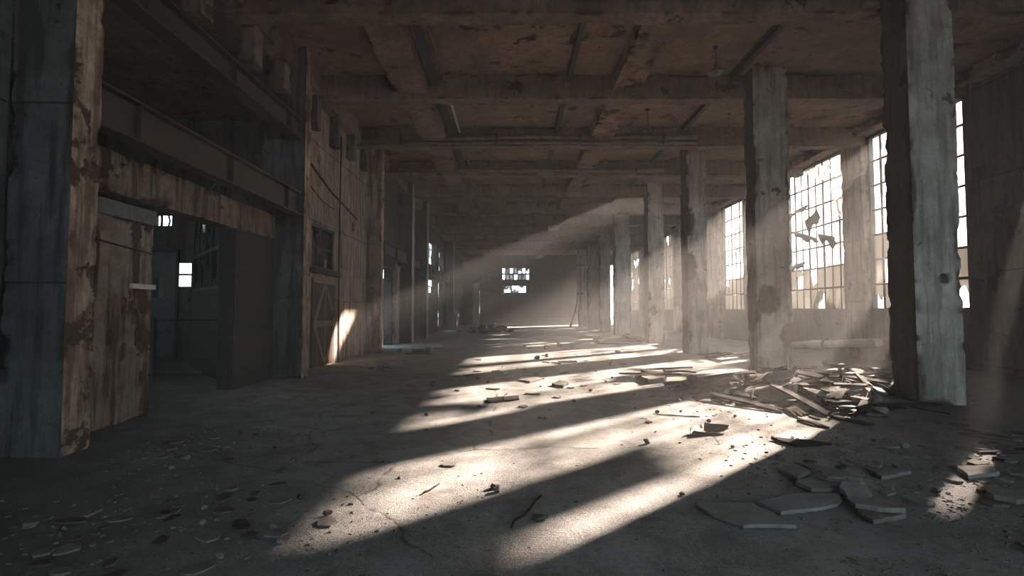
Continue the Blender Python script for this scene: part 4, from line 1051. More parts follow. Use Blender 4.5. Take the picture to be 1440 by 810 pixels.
BAKE = '''1.646 3.842 0.0201 1.000 0.000 -0.002 -0.000 1.00
2.240 4.099 0.0210 1.000 0.010 0.004 -0.008 1.00
2.597 4.855 0.0239 1.000 -0.004 -0.002 -0.001 1.00
2.667 4.484 0.0255 1.000 0.003 0.004 0.008 1.00
3.478 4.891 0.0208 1.000 -0.000 0.001 0.000 1.00
4.285 4.858 0.0259 1.000 0.002 0.003 -0.000 1.00
2.699 3.850 0.0235 1.000 -0.001 0.003 -0.001 1.00
-0.145 8.833 0.0180 1.000 0.002 0.002 -0.000 1.00
0.980 10.565 0.0299 1.000 -0.001 -0.008 0.000 1.00
0.375 11.380 0.0204 1.000 0.000 0.001 -0.000 1.00
3.073 11.560 0.0606 1.000 0.000 -0.003 -0.001 1.00
3.250 5.944 0.0206 1.000 -0.004 0.004 0.000 1.00
5.258 25.563 0.0605 1.000 0.001 0.001 0.000 1.00
2.388 6.428 -0.0376 0.973 0.066 0.153 0.158 1.00
-1.218 7.509 0.0196 0.984 0.030 -0.069 -0.162 1.00
-0.143 12.175 0.0434 0.759 -0.244 -0.222 0.562 1.00
-0.755 11.548 0.0201 0.402 0.008 -0.208 -0.892 1.00
-0.605 5.143 0.0101 0.900 -0.002 0.001 -0.436 1.00
-0.157 4.471 0.0196 0.293 0.072 0.021 0.953 1.00
1.420 10.458 0.0120 0.923 -0.001 -0.003 -0.384 1.00
5.679 9.264 0.2760 0.173 0.091 -0.048 0.980 1.00
5.044 8.215 0.1458 0.098 0.048 0.169 -0.980 1.00
3.649 9.031 0.0993 0.943 -0.113 -0.109 -0.294 1.00
5.099 10.403 0.2405 0.042 -0.052 0.098 0.993 1.00
5.903 9.397 0.2484 0.799 0.087 0.168 0.571 1.00
3.698 10.611 0.0147 0.894 -0.052 0.027 -0.443 1.00
4.332 9.903 0.2715 0.497 -0.024 0.138 -0.856 1.00
4.132 9.249 0.2167 0.483 -0.062 0.042 -0.872 1.00
4.421 7.717 0.0278 0.269 0.014 0.006 -0.963 1.00
4.401 8.923 0.2741 0.852 -0.048 -0.018 0.522 1.00
4.103 9.627 0.1975 0.998 -0.015 -0.019 -0.058 1.00
4.669 8.214 0.1491 0.683 0.003 0.102 -0.723 1.00
3.637 10.454 0.0113 0.985 0.002 -0.064 -0.161 1.00
4.065 9.637 0.2567 0.825 -0.057 -0.062 0.559 1.00
6.552 9.422 0.0791 0.882 0.052 0.113 0.455 1.00
4.941 8.321 0.2207 0.039 -0.986 0.004 0.162 1.00
5.014 7.618 0.0250 0.929 -0.002 0.004 0.369 1.00
6.452 9.717 0.0914 0.537 -0.162 0.089 -0.823 1.00
6.168 10.320 0.1373 0.025 -0.153 -0.117 -0.981 1.00
4.574 10.278 0.2260 0.032 -0.188 0.970 -0.150 1.00
6.284 9.409 0.1983 0.299 -0.101 0.122 -0.941 1.00
3.491 9.567 0.0538 0.721 -0.073 -0.151 0.673 1.00
5.112 9.694 0.3273 0.850 0.020 0.078 0.521 1.00
4.758 8.138 0.2258 0.394 0.082 -0.072 0.913 1.00
6.934 9.653 0.0481 0.993 0.075 0.028 0.085 1.00
4.123 9.323 0.2688 0.586 0.004 0.055 0.809 1.00
3.429 9.125 0.0421 0.302 -0.324 -0.586 0.679 1.00
3.371 8.844 0.0730 0.993 0.068 -0.063 0.072 1.00
5.324 9.365 0.3318 0.419 -0.135 -0.137 -0.888 1.00
3.695 9.423 0.1215 0.943 -0.027 -0.200 0.264 1.00
4.923 7.829 0.0226 0.380 -0.036 -0.033 0.924 1.00
5.260 8.594 0.2812 0.998 0.047 0.008 0.031 1.00
6.865 9.386 0.0810 0.908 0.233 0.107 0.330 1.00
4.158 9.090 0.2169 0.220 0.099 -0.138 -0.961 1.00
4.499 10.479 0.1931 0.110 0.436 0.888 -0.096 1.00
6.663 9.060 0.0695 0.024 0.138 -0.199 0.970 1.00
3.573 9.844 0.1003 0.943 -0.064 -0.119 -0.305 1.00
4.658 10.587 0.2014 0.651 -0.100 -0.030 0.752 1.00
3.358 9.615 0.1046 0.276 -0.112 -0.119 0.947 1.00
3.867 10.778 0.0360 0.621 -0.002 -0.040 -0.783 1.00
5.613 10.789 0.1201 0.805 -0.071 0.072 0.585 1.00
4.165 10.529 0.1464 0.266 -0.042 0.231 0.935 1.00
5.744 9.587 0.2677 0.999 -0.037 -0.027 -0.027 1.00
5.353 9.979 0.3192 0.997 -0.034 0.074 0.011 1.00
3.490 10.406 0.0798 0.163 -0.070 -0.140 0.974 1.00
4.851 10.831 0.1538 0.772 -0.049 -0.123 -0.622 1.00
3.234 9.292 0.0136 0.000 -0.830 0.558 0.000 1.00
5.870 8.535 0.1534 0.640 -0.547 -0.470 0.267 1.00
3.617 10.681 0.0706 0.992 -0.099 -0.046 0.056 1.00
5.603 8.233 0.1111 0.034 0.076 -0.118 0.990 1.00
4.879 7.771 0.0899 0.993 -0.013 0.022 0.116 1.00
5.204 10.676 0.1903 0.460 -0.037 -0.034 -0.886 1.00
5.521 9.510 0.3017 0.669 -0.061 0.048 0.739 1.00
4.457 9.936 0.3268 0.114 -0.019 -0.004 0.993 1.00
3.902 8.085 0.0183 0.021 0.000 0.002 -1.000 1.00
5.433 8.525 0.2123 0.007 -0.035 -0.075 0.997 1.00
4.653 8.833 0.2663 0.996 0.075 -0.012 -0.041 1.00
6.134 8.279 0.0324 0.987 0.083 -0.026 0.137 1.00
3.851 9.810 0.1442 0.634 -0.241 -0.109 0.727 1.00
5.469 10.931 0.0688 0.856 -0.113 -0.018 -0.504 1.00
4.682 9.093 0.3851 0.354 -0.191 -0.203 0.893 1.00
4.146 10.917 0.0347 0.990 -0.028 -0.075 -0.118 1.00
3.732 10.001 0.0775 0.844 -0.006 -0.173 -0.508 1.00
6.337 8.888 0.1799 0.741 0.163 0.081 0.646 1.00
3.891 9.790 0.2664 0.448 -0.059 0.191 0.871 1.00
5.987 10.506 0.2007 0.199 -0.264 0.262 0.907 1.00
7.011 9.912 0.0150 0.784 0.016 -0.010 -0.620 1.00
4.257 8.261 0.0595 0.943 0.162 -0.042 -0.288 1.00
2.967 11.319 0.1403 0.070 -0.005 -0.011 0.997 1.00
4.965 7.909 0.1203 0.972 -0.010 0.046 0.229 1.00
5.111 10.292 0.2771 0.582 -0.784 0.040 -0.213 1.00
4.530 8.676 0.2974 0.829 -0.128 -0.185 0.511 1.00
4.442 8.287 0.1209 0.993 0.072 -0.063 0.071 1.00
5.626 8.081 0.0339 0.403 -0.016 0.162 -0.901 1.00
4.999 8.295 0.2231 0.919 0.098 0.130 0.359 1.00
4.415 9.641 0.2487 0.656 0.004 0.011 0.755 1.00
4.549 8.500 0.2603 0.557 0.540 -0.355 0.521 1.00
3.549 9.475 0.0921 0.184 0.154 0.046 -0.970 1.00
6.150 8.112 0.0558 0.990 -0.001 0.023 0.141 1.00
5.203 7.768 0.0940 0.080 0.411 -0.878 -0.233 1.00
5.552 10.784 0.1503 0.420 -0.031 0.101 0.901 1.00
5.068 9.230 0.3415 0.400 -0.079 0.308 -0.860 1.00
4.886 8.911 0.3213 0.318 0.020 0.029 -0.947 1.00
5.334 7.649 0.0523 0.271 -0.094 0.058 0.956 1.00
6.180 9.179 0.2323 0.025 0.811 -0.560 -0.167 1.00
5.975 9.707 0.2193 0.966 -0.007 0.062 -0.250 1.00
3.886 12.211 0.0895 0.332 -0.067 0.050 -0.940 1.00
6.068 10.120 0.1805 0.985 0.011 0.168 -0.035 1.00
6.079 10.687 0.0964 0.851 -0.170 0.082 -0.489 1.00
4.939 8.435 0.1918 0.247 0.072 0.071 -0.964 1.00
3.588 9.319 0.1274 0.479 -0.077 -0.322 0.813 1.00
4.994 10.139 0.2538 0.993 -0.113 0.006 -0.042 1.00
4.782 8.336 0.2035 0.653 0.078 -0.031 0.753 1.00
6.683 9.254 0.0131 0.719 0.008 0.010 0.695 1.00
4.866 9.602 0.4009 0.759 -0.251 0.035 -0.600 1.00
5.524 9.787 0.2756 0.968 0.121 -0.001 -0.221 1.00
5.059 9.201 0.4130 0.693 -0.115 -0.119 0.702 1.00
5.791 9.717 0.3015 0.092 -0.172 0.868 -0.457 1.00
5.731 8.968 0.2289 0.861 -0.474 0.111 0.146 1.00
3.827 10.966 0.0613 0.997 -0.038 -0.064 -0.017 1.00
4.017 8.231 0.0689 0.990 0.033 -0.053 -0.125 1.00
6.179 9.196 0.2942 0.238 0.029 -0.101 0.965 1.00
-0.089 -8.237 0.0284 0.253 0.001 -0.000 -0.967 1.00
4.176 9.272 0.2379 0.917 0.021 0.057 0.394 1.00
5.823 8.895 0.2867 0.305 -0.126 0.054 -0.942 1.00
3.659 8.260 0.0689 0.862 0.101 -0.020 -0.496 1.00
4.874 9.268 0.3288 0.439 0.081 -0.003 0.895 1.00
3.846 8.857 0.1877 0.963 0.060 -0.224 0.136 1.00
6.012 8.978 0.3224 0.571 -0.027 0.182 -0.800 1.00
3.178 11.573 0.1563 0.004 -0.215 -0.977 0.001 1.00
5.235 10.630 0.2160 0.652 -0.019 0.040 0.757 1.00
4.401 7.960 0.0318 0.795 0.073 -0.050 -0.600 1.00
-5.097 17.253 0.0072 0.695 -0.064 0.061 -0.714 1.00
5.262 9.662 0.2968 0.622 -0.147 0.183 -0.747 1.00
5.417 9.067 0.3127 0.204 -0.720 -0.663 -0.028 1.00
3.725 8.940 0.1615 0.638 -0.148 -0.003 0.756 1.00
3.194 10.917 0.0132 0.811 -0.097 -0.064 0.574 1.00
4.138 9.040 0.2846 0.020 -0.532 -0.846 0.021 1.00
5.156 10.814 0.1233 0.969 -0.094 0.005 0.230 1.00
4.127 7.698 0.0380 0.613 0.099 -0.124 -0.774 1.00
5.249 8.044 0.0379 0.171 0.073 -0.222 0.957 1.00
4.011 9.898 0.2696 0.049 -0.897 0.416 -0.140 1.00
5.126 8.212 0.2113 0.915 0.011 -0.038 0.401 1.00
6.075 8.686 0.1853 0.902 0.170 0.093 0.386 1.00
5.587 8.091 0.1127 0.660 -0.230 0.292 0.653 1.00
3.719 8.690 0.1239 0.938 0.156 -0.013 -0.310 1.00
4.101 13.515 0.0195 0.181 -0.001 0.011 -0.983 1.00
3.401 10.100 0.0813 0.942 -0.136 0.306 -0.029 1.00
4.691 9.491 0.3538 0.592 -0.181 -0.054 0.784 1.00
5.166 8.837 0.3634 0.643 0.015 0.049 -0.764 1.00
3.824 11.174 0.0585 0.358 0.925 0.084 0.098 1.00
5.592 9.561 0.3603 0.820 -0.114 0.002 -0.561 1.00
4.067 10.405 0.1237 0.895 -0.150 -0.042 0.418 1.00
3.608 9.021 0.1252 0.632 -0.036 -0.146 -0.760 1.00
4.396 8.062 0.1496 0.654 0.075 -0.066 0.750 1.00
4.925 9.757 0.3053 0.489 -0.277 0.313 -0.766 1.00
3.450 13.381 0.0119 0.008 -0.851 -0.525 0.008 1.00
3.438 8.620 0.0195 0.326 -0.037 -0.085 0.941 1.00
5.089 9.606 0.3953 0.027 0.897 -0.426 0.111 1.00
3.991 8.653 0.1707 0.489 0.080 0.141 -0.857 1.00
5.033 11.153 0.0159 0.088 0.986 0.117 0.085 1.00
7.052 9.295 0.0140 0.342 -0.177 0.121 0.915 1.00
4.895 8.627 0.2502 0.702 0.191 0.042 -0.685 1.00
5.860 8.864 0.2330 0.079 0.818 -0.568 0.050 1.00
2.984 9.321 0.0139 0.628 0.116 0.077 -0.766 1.00
2.442 9.181 0.0102 0.377 -0.002 -0.001 -0.926 1.00
4.219 7.345 0.0140 0.716 -0.000 -0.000 0.698 1.00
2.866 8.874 0.0122 0.817 -0.013 -0.003 0.577 1.00
6.247 7.877 0.0072 0.631 -0.053 -0.070 0.771 1.00
5.439 7.957 0.0137 0.395 -0.113 -0.330 0.850 1.00
3.151 7.436 0.0139 0.350 0.134 0.036 -0.926 1.00
4.557 10.954 0.0709 0.130 0.071 -0.187 -0.971 1.00
4.811 11.353 0.0147 0.979 -0.013 0.005 -0.201 1.00
4.583 7.127 0.0246 0.793 -0.000 -0.000 -0.610 1.00
5.732 9.107 0.2798 0.195 0.441 -0.611 -0.628 1.00
6.744 9.118 0.0159 0.050 0.874 0.470 0.111 1.00
4.109 8.234 0.0255 0.143 0.990 -0.007 -0.010 1.00
5.936 9.020 0.2072 0.836 -0.343 -0.161 0.396 1.00
6.692 9.051 0.0239 0.096 0.050 -0.037 0.993 1.00
6.895 9.288 0.0269 0.483 -0.682 0.370 0.407 1.00
3.549 9.210 0.0773 0.182 -0.158 0.105 0.965 1.00
4.838 7.990 0.1015 0.962 0.161 0.127 0.182 1.00
5.387 8.352 0.1617 0.114 -0.992 0.044 -0.015 1.00
5.332 9.401 0.3615 0.091 0.987 0.113 0.069 1.00
4.701 10.828 0.1725 0.114 0.367 0.922 -0.055 1.00
5.329 8.369 0.1841 0.943 -0.029 0.038 -0.330 1.00
4.594 8.141 0.0950 0.059 0.575 0.783 0.231 1.00
3.989 7.965 0.0387 0.407 0.084 -0.083 0.906 1.00
5.651 6.985 0.0196 0.278 -0.049 -0.057 -0.958 1.00
6.880 12.191 0.0131 0.004 0.565 -0.825 0.001 1.00
4.507 11.222 0.0140 0.760 -0.000 -0.000 -0.650 1.00
4.430 9.282 0.3252 0.314 0.158 -0.112 -0.929 1.00
2.760 8.686 0.0234 0.070 0.149 0.313 0.935 1.00
5.842 6.870 0.0126 0.885 0.002 0.006 -0.465 1.00
4.542 7.405 0.0496 0.925 -0.003 0.019 0.379 1.00
3.339 9.501 0.0164 0.059 0.422 -0.905 -0.016 1.00
5.676 7.924 0.0233 0.972 0.003 0.002 0.234 1.00
3.956 6.958 0.0143 0.766 -0.004 0.005 -0.643 1.00
7.516 9.524 0.0160 0.407 -0.285 0.169 -0.852 1.00
7.413 8.474 0.0127 0.277 0.002 -0.002 0.961 1.00
5.181 7.535 0.0128 0.999 0.006 -0.003 -0.049 1.00
2.482 8.532 0.0120 0.299 0.003 -0.001 0.954 1.00
5.099 7.402 0.0138 0.124 -0.000 0.000 0.992 1.00
5.375 8.410 0.1763 0.081 0.280 0.879 -0.376 1.00
5.923 9.126 0.2018 0.922 -0.089 0.047 0.375 1.00
3.038 9.994 0.0094 0.409 -0.010 -0.006 0.913 1.00
9.104 11.504 0.0179 0.128 -0.003 0.031 0.991 1.00
7.304 13.630 0.0268 0.342 -0.001 0.001 0.940 1.00
8.626 12.811 0.0431 0.799 -0.258 0.394 -0.375 1.00
7.828 11.721 0.0068 1.000 0.002 -0.008 -0.003 1.00
7.668 12.731 0.0371 0.061 0.007 -0.007 0.998 1.00
8.015 11.560 0.0473 0.208 0.020 0.025 -0.978 1.00
8.426 11.817 0.0234 0.880 -0.005 -0.003 -0.475 1.00
8.693 13.863 0.0511 0.975 0.094 0.030 -0.197 1.00
7.488 13.380 0.0436 0.101 -0.014 -0.183 0.978 1.00
8.908 13.085 0.0235 0.367 0.002 0.013 0.930 1.00
8.045 14.397 0.0182 0.622 -0.002 0.003 0.783 1.00
8.647 12.656 0.0384 0.136 0.028 0.022 0.990 1.00
8.425 13.970 0.0160 0.756 -0.014 0.007 -0.655 1.00
8.272 12.562 0.0638 0.856 0.129 0.039 -0.499 1.00
8.500 11.098 0.0065 0.266 -0.000 0.000 0.964 1.00
7.282 12.415 0.0229 0.891 -0.015 0.003 -0.454 1.00
8.800 12.314 0.0065 0.935 0.005 -0.012 0.356 1.00
9.036 11.689 0.0476 0.761 -0.046 0.046 0.646 1.00
8.044 11.901 0.0613 0.488 -0.066 0.030 0.870 1.00
8.047 14.059 0.0268 0.007 -0.001 0.000 1.000 1.00
8.521 14.215 0.0631 0.912 0.096 0.326 0.230 1.00
9.068 13.896 0.0195 0.410 -0.005 -0.009 0.912 1.00
8.697 13.453 0.0500 0.328 0.026 -0.097 -0.939 1.00
9.190 12.944 0.0617 0.961 0.017 0.041 0.272 1.00
7.469 11.705 0.0452 0.624 -0.031 -0.017 -0.781 1.00
7.452 11.635 0.0207 0.674 0.000 -0.003 -0.738 1.00
8.021 12.349 0.0234 0.038 0.003 -0.006 -0.999 1.00
7.779 12.445 0.0649 0.803 0.315 0.475 0.172 1.00
8.722 11.403 0.0179 0.565 0.012 0.029 0.824 1.00
7.699 13.815 0.0268 0.211 0.002 -0.000 -0.977 1.00
-3.469 19.750 0.0114 0.732 0.011 0.011 0.681 1.00
-3.318 19.760 0.0361 0.446 -0.032 0.013 -0.894 1.00
-2.630 20.607 0.0202 0.188 0.000 0.011 -0.982 1.00
-2.816 20.701 0.0202 0.324 -0.001 0.011 -0.946 1.00
-3.298 20.066 0.0102 0.813 -0.001 -0.001 -0.582 1.00
-4.141 19.086 0.0120 0.871 0.002 -0.003 0.492 1.00
-3.597 19.114 0.0127 0.779 -0.016 -0.002 0.626 1.00
-2.539 19.519 0.0537 0.170 -0.006 -0.096 -0.981 1.00
-3.242 20.155 0.0511 0.056 -0.043 0.089 0.994 1.00
-3.127 18.905 0.0191 0.771 0.002 0.003 0.637 1.00
-2.589 20.135 0.0268 0.756 0.001 0.001 -0.655 1.00
-3.229 18.145 0.0227 0.988 0.011 0.004 0.156 1.00
-3.137 18.089 0.0531 0.978 0.060 0.049 -0.193 1.00
-3.433 19.232 0.0202 0.409 -0.007 -0.009 0.913 1.00
-4.079 18.946 0.0561 0.263 0.163 -0.099 -0.946 1.00
-3.656 19.893 0.0234 0.533 0.002 -0.005 0.846 1.00
-3.629 13.526 0.0178 0.815 0.001 0.001 -0.579 1.00
-3.687 14.898 0.0107 0.910 -0.000 -0.001 0.414 1.00
-3.759 15.585 0.0080 0.334 -0.044 0.130 -0.932 1.00
-3.016 14.098 0.0182 0.801 -0.001 0.003 0.599 1.00
-3.262 15.920 0.0102 0.690 0.001 -0.002 0.724 1.00
-2.990 14.714 0.0094 0.130 -0.008 -0.009 0.991 1.00
-2.915 15.794 0.0122 0.937 -0.013 0.001 0.348 1.00
-3.174 13.179 0.0286 0.990 -0.004 -0.001 0.143 1.00
-3.313 13.940 0.0234 0.586 0.001 0.007 0.810 1.00
-3.549 14.767 0.0107 0.996 -0.000 -0.000 0.087 1.00
-2.283 39.163 0.1193 0.851 0.071 -0.063 0.517 1.00
-1.929 35.975 0.1875 0.743 -0.041 0.006 0.668 1.00
-0.589 39.145 0.1689 0.348 -0.043 0.375 -0.858 1.00
-2.195 36.661 0.0284 0.767 0.001 0.000 -0.642 1.00
-1.602 40.614 0.0617 0.929 -0.085 0.038 0.357 1.00
-2.715 35.502 0.1875 0.912 -0.011 0.040 -0.408 1.00
-1.424 37.098 0.1875 0.847 -0.005 0.041 -0.529 1.00
-0.350 37.514 0.1193 0.984 0.041 -0.086 0.153 1.00
-2.035 37.008 0.2325 0.034 -0.708 -0.587 0.391 1.00
-1.667 34.747 0.0357 0.996 -0.000 -0.000 0.092 1.00
-1.102 39.650 0.1246 0.353 0.918 -0.168 -0.068 1.00
-2.719 35.019 0.1481 0.025 -0.054 -0.484 0.873 1.00
-0.073 38.344 0.1193 0.810 -0.030 -0.090 -0.579 1.00
-1.006 36.300 0.1237 0.260 -0.925 -0.248 0.128 1.00
-2.757 37.101 0.0623 0.170 -0.055 -0.041 0.983 1.00
-1.399 36.508 0.2325 0.211 0.203 0.897 -0.331 1.00
-1.049 38.255 0.1304 0.933 -0.020 0.006 0.361 1.00
-0.192 36.971 0.0191 0.666 0.001 0.003 0.746 1.00
-0.645 38.525 0.0434 0.670 -0.209 -0.255 0.665 1.00
-2.010 37.616 0.0191 0.916 -0.004 -0.003 0.402 1.00
-2.204 37.965 0.1797 0.873 -0.364 0.180 -0.269 1.00
-1.828 35.151 0.1875 0.999 -0.027 0.031 0.032 1.00
-2.372 34.803 0.0623 0.573 -0.068 -0.014 0.817 1.00
-3.738 36.954 0.0537 0.981 0.089 -0.038 -0.168 1.00
-1.626 37.881 0.1481 0.478 -0.300 -0.384 0.731 1.00
-2.600 36.190 0.1553 0.346 0.292 -0.866 -0.211 1.00
6.266 16.729 0.0221 0.499 -0.000 -0.002 -0.867 1.00
6.922 17.145 0.0623 0.997 -0.049 0.048 -0.019 1.00
7.555 17.073 0.0234 0.846 -0.000 -0.006 0.533 1.00
6.395 17.211 0.0617 0.761 -0.008 0.092 -0.643 1.00
6.617 16.902 0.0286 0.897 -0.003 -0.002 0.443 1.00
7.491 16.716 0.0155 0.990 0.014 0.005 0.137 1.00
7.231 17.121 0.0391 0.960 -0.048 -0.033 0.274 1.00
6.952 17.532 0.0533 0.943 -0.240 0.233 0.010 1.00
7.597 17.570 0.0276 0.947 -0.005 -0.006 0.320 1.00
7.483 17.280 0.0910 0.966 -0.027 -0.058 -0.249 1.00
7.593 17.577 0.0813 0.105 0.045 -0.045 -0.992 1.00
7.741 17.020 0.0505 0.317 -0.081 0.090 -0.941 1.00
7.031 17.703 0.0575 0.909 0.008 -0.058 -0.413 1.00
6.373 17.678 0.0207 0.746 0.001 -0.003 -0.665 1.00
5.941 24.129 0.1239 0.127 0.005 0.007 0.992 1.00
5.613 24.543 0.1371 0.980 -0.021 0.000 0.200 1.00
5.621 26.045 0.1757 0.192 0.041 0.087 0.977 1.00
5.704 26.267 0.1374 0.884 0.014 -0.003 -0.467 1.00
5.834 24.714 0.1718 0.323 -0.028 -0.057 -0.944 1.00
5.746 26.871 0.1843 0.808 -0.070 0.010 0.585 1.00
5.947 24.899 0.1940 0.020 -0.025 -0.065 -0.997 1.00
5.964 25.046 0.1526 0.337 -0.007 0.005 -0.942 1.00
5.970 24.136 0.1725 0.642 0.005 0.003 0.766 1.00
5.718 26.251 0.2045 0.940 -0.055 0.130 0.312 1.00
4.017 5.578 0.0160 0.087 0.158 -0.291 0.940 1.00
3.397 4.964 0.0524 0.391 0.006 -0.023 -0.920 1.00
2.701 4.558 0.0619 0.799 0.007 0.002 0.601 1.00
4.611 4.760 0.0110 0.904 -0.002 -0.002 -0.427 1.00
5.061 5.468 0.0127 0.346 0.003 0.016 -0.938 1.00
3.082 4.336 0.0122 0.257 0.002 0.013 -0.966 1.00
3.134 5.033 0.0099 0.902 -0.013 0.001 0.431 1.00
4.342 4.668 0.0102 0.369 0.002 -0.001 0.929 1.00
2.676 3.917 0.0661 0.895 -0.025 -0.026 -0.445 1.00
5.112 5.560 0.0126 0.005 -0.001 -0.011 1.000 1.00
4.567 4.468 0.0126 0.992 0.000 0.006 -0.123 1.00
4.297 3.601 0.0127 0.997 -0.013 0.009 -0.081 1.00
4.237 3.964 0.0137 0.243 -0.125 0.325 -0.905 1.00
4.567 5.187 0.0128 0.949 0.007 -0.001 0.316 1.00
2.749 4.548 0.0803 0.993 0.012 0.014 -0.116 1.00
2.751 4.242 0.0509 0.929 0.125 0.031 0.347 1.00
3.396 5.253 0.0102 0.404 0.002 -0.001 0.915 1.00
3.268 5.118 0.0110 0.558 0.002 -0.002 0.830 1.00
4.447 5.363 0.0122 0.509 -0.002 0.013 -0.861 1.00
4.229 5.027 0.0107 0.226 -0.001 0.000 -0.974 1.00
4.296 3.700 0.0157 0.602 -0.236 -0.635 0.423 1.00
4.139 6.031 0.0201 0.756 0.100 -0.183 -0.621 1.00
4.999 5.042 0.0120 0.433 -0.003 -0.000 -0.901 1.00
4.525 4.006 0.0139 0.722 0.105 0.091 -0.678 1.00
4.716 4.693 0.0193 0.326 -0.572 0.659 -0.364 1.00
3.882 4.648 0.0122 0.978 -0.011 0.008 -0.210 1.00
4.215 5.359 0.0139 0.032 -0.138 0.018 0.990 1.00
2.816 4.095 0.0201 0.478 0.163 0.130 0.853 1.00
3.692 5.878 0.0101 0.281 -0.001 -0.002 0.960 1.00
2.882 5.078 0.0122 0.225 -0.008 -0.011 0.974 1.00
4.035 5.385 0.0127 0.984 -0.012 0.010 -0.175 1.00
3.904 4.406 0.0127 0.404 0.002 0.016 -0.915 1.00
3.723 4.098 0.0132 0.998 0.001 0.008 -0.057 1.00
4.667 5.339 0.0107 0.639 0.000 -0.001 0.769 1.00
4.886 5.034 0.0146 0.305 0.637 0.697 -0.126 1.00
3.493 4.365 0.0196 0.017 -0.062 -0.042 -0.997 1.00
4.307 5.789 0.0261 0.360 -0.073 -0.041 0.929 1.00
4.570 5.763 0.0110 0.426 0.002 -0.002 0.904 1.00
3.437 4.454 0.0178 0.410 0.782 0.410 0.228 1.00
3.508 4.942 0.0581 0.505 0.001 -0.321 0.801 1.00
4.924 5.225 0.0127 0.022 0.010 0.012 -1.000 1.00
2.884 4.849 0.0268 0.469 -0.001 0.001 0.883 1.00
4.949 4.623 0.0136 0.657 0.002 -0.004 0.754 1.00
3.286 3.369 0.0094 0.683 -0.012 -0.003 0.731 1.00
4.920 5.310 0.0249 0.113 -0.001 -0.101 -0.988 1.00
4.491 4.354 0.0140 0.053 -0.205 0.062 0.975 1.00
4.568 4.327 0.0102 0.389 -0.002 -0.001 -0.921 1.00
3.693 3.466 0.0139 0.711 0.106 0.090 -0.689 1.00
3.191 4.155 0.0136 0.301 0.004 -0.003 0.954 1.00
3.213 3.299 0.0261 0.925 0.048 0.065 0.371 1.00
4.157 5.777 0.0122 0.072 0.004 0.013 -0.997 1.00
2.944 5.228 0.0107 0.645 0.000 -0.001 0.764 1.00
3.455 3.496 0.0234 0.769 0.193 -0.288 -0.537 1.00
3.556 4.907 0.0629 0.709 0.191 0.086 0.673 1.00
4.250 5.396 0.0137 0.896 -0.342 0.067 -0.275 1.00
3.986 4.959 0.0196 0.955 0.021 -0.072 -0.286 1.00
3.985 4.210 0.0372 0.199 -0.028 0.002 -0.980 1.00
4.579 4.736 0.0322 0.987 0.011 -0.016 -0.157 1.00
4.920 4.590 0.0366 0.991 -0.010 -0.000 -0.135 1.00
2.931 4.612 0.0234 0.120 0.166 0.305 0.930 1.00
4.970 5.693 0.0131 0.012 0.974 -0.227 -0.005 1.00
5.604 5.227 0.0120 0.143 -0.003 -0.001 -0.990 1.00
6.262 5.570 0.0126 0.593 0.005 0.004 -0.805 1.00
5.892 5.246 0.0120 0.502 -0.003 -0.002 -0.865 1.00
5.776 6.440 0.0149 0.851 -0.014 0.006 -0.524 1.00
6.272 5.165 0.0101 0.686 -0.001 0.003 -0.728 1.00
5.697 4.971 0.0102 0.438 0.002 -0.001 0.899 1.00
5.815 4.918 0.0178 0.117 0.242 0.849 0.454 1.00
6.291 6.323 0.0126 0.954 -0.010 0.005 -0.299 1.00
5.816 6.113 0.0101 0.994 -0.002 0.000 0.107 1.00
6.161 5.284 0.0101 0.841 -0.002 0.002 -0.542 1.00
5.526 6.283 0.0137 0.391 0.001 0.004 0.921 1.00
5.141 5.234 0.0158 0.824 -0.300 -0.191 0.442 1.00
6.468 5.950 0.0196 0.676 0.074 -0.013 0.733 1.00
4.961 4.977 0.0255 0.505 -0.320 -0.486 0.637 1.00
5.170 5.697 0.0201 0.879 0.139 -0.155 -0.430 1.00
6.376 5.136 0.0194 0.068 -0.087 0.054 -0.992 1.00
5.865 6.423 0.0146 0.219 -0.451 0.829 0.247 1.00
5.362 5.932 0.0124 1.000 -0.003 0.002 -0.026 1.00
5.838 5.451 0.0219 0.070 0.005 0.004 -0.998 1.00
5.593 5.700 0.0219 0.159 0.005 0.004 -0.987 1.00
5.863 5.046 0.0110 0.848 0.001 -0.002 0.530 1.00
5.795 4.792 0.0110 0.069 -0.002 0.001 -0.998 1.00
5.119 6.424 0.0101 0.172 0.000 0.002 -0.985 1.00
-1.593 3.568 0.0090 0.999 -0.001 0.006 0.050 1.00
-1.813 3.078 0.0096 0.952 -0.003 -0.001 0.305 1.00
-2.236 2.960 0.0104 0.685 -0.004 0.001 0.728 1.00
-1.507 3.428 0.0139 0.990 0.017 0.138 -0.026 1.00
-1.748 3.538 0.0094 0.073 -0.007 -0.007 0.997 1.00
-3.156 3.666 0.0137 0.925 -0.348 0.021 -0.153 1.00
-3.174 3.067 0.0094 0.832 -0.010 0.001 0.554 1.00
-1.641 3.662 0.0139 0.963 -0.019 0.138 0.232 1.00
-2.576 3.049 0.0109 0.995 -0.012 0.010 -0.103 1.00
-1.661 3.490 0.0201 0.603 0.181 0.104 0.770 1.00
-2.354 4.431 0.0109 0.962 -0.014 0.005 0.271 1.00
-2.774 3.134 0.0104 1.000 0.005 -0.006 -0.016 1.00
-2.527 3.904 0.0097 0.808 0.000 -0.001 0.589 1.00
-1.880 3.696 0.0104 0.383 -0.003 -0.001 0.924 1.00
-2.819 3.807 0.0096 1.000 -0.003 0.000 0.018 1.00
-2.440 3.816 0.0104 0.711 -0.003 -0.002 0.703 1.00
-1.310 3.758 0.0090 0.316 -0.006 0.001 0.949 1.00
-2.459 4.400 0.0146 0.322 0.510 0.794 -0.073 1.00
-2.108 4.332 0.0082 0.762 -0.003 0.011 -0.648 1.00
-2.887 3.284 0.0109 0.626 -0.001 0.015 -0.779 1.00
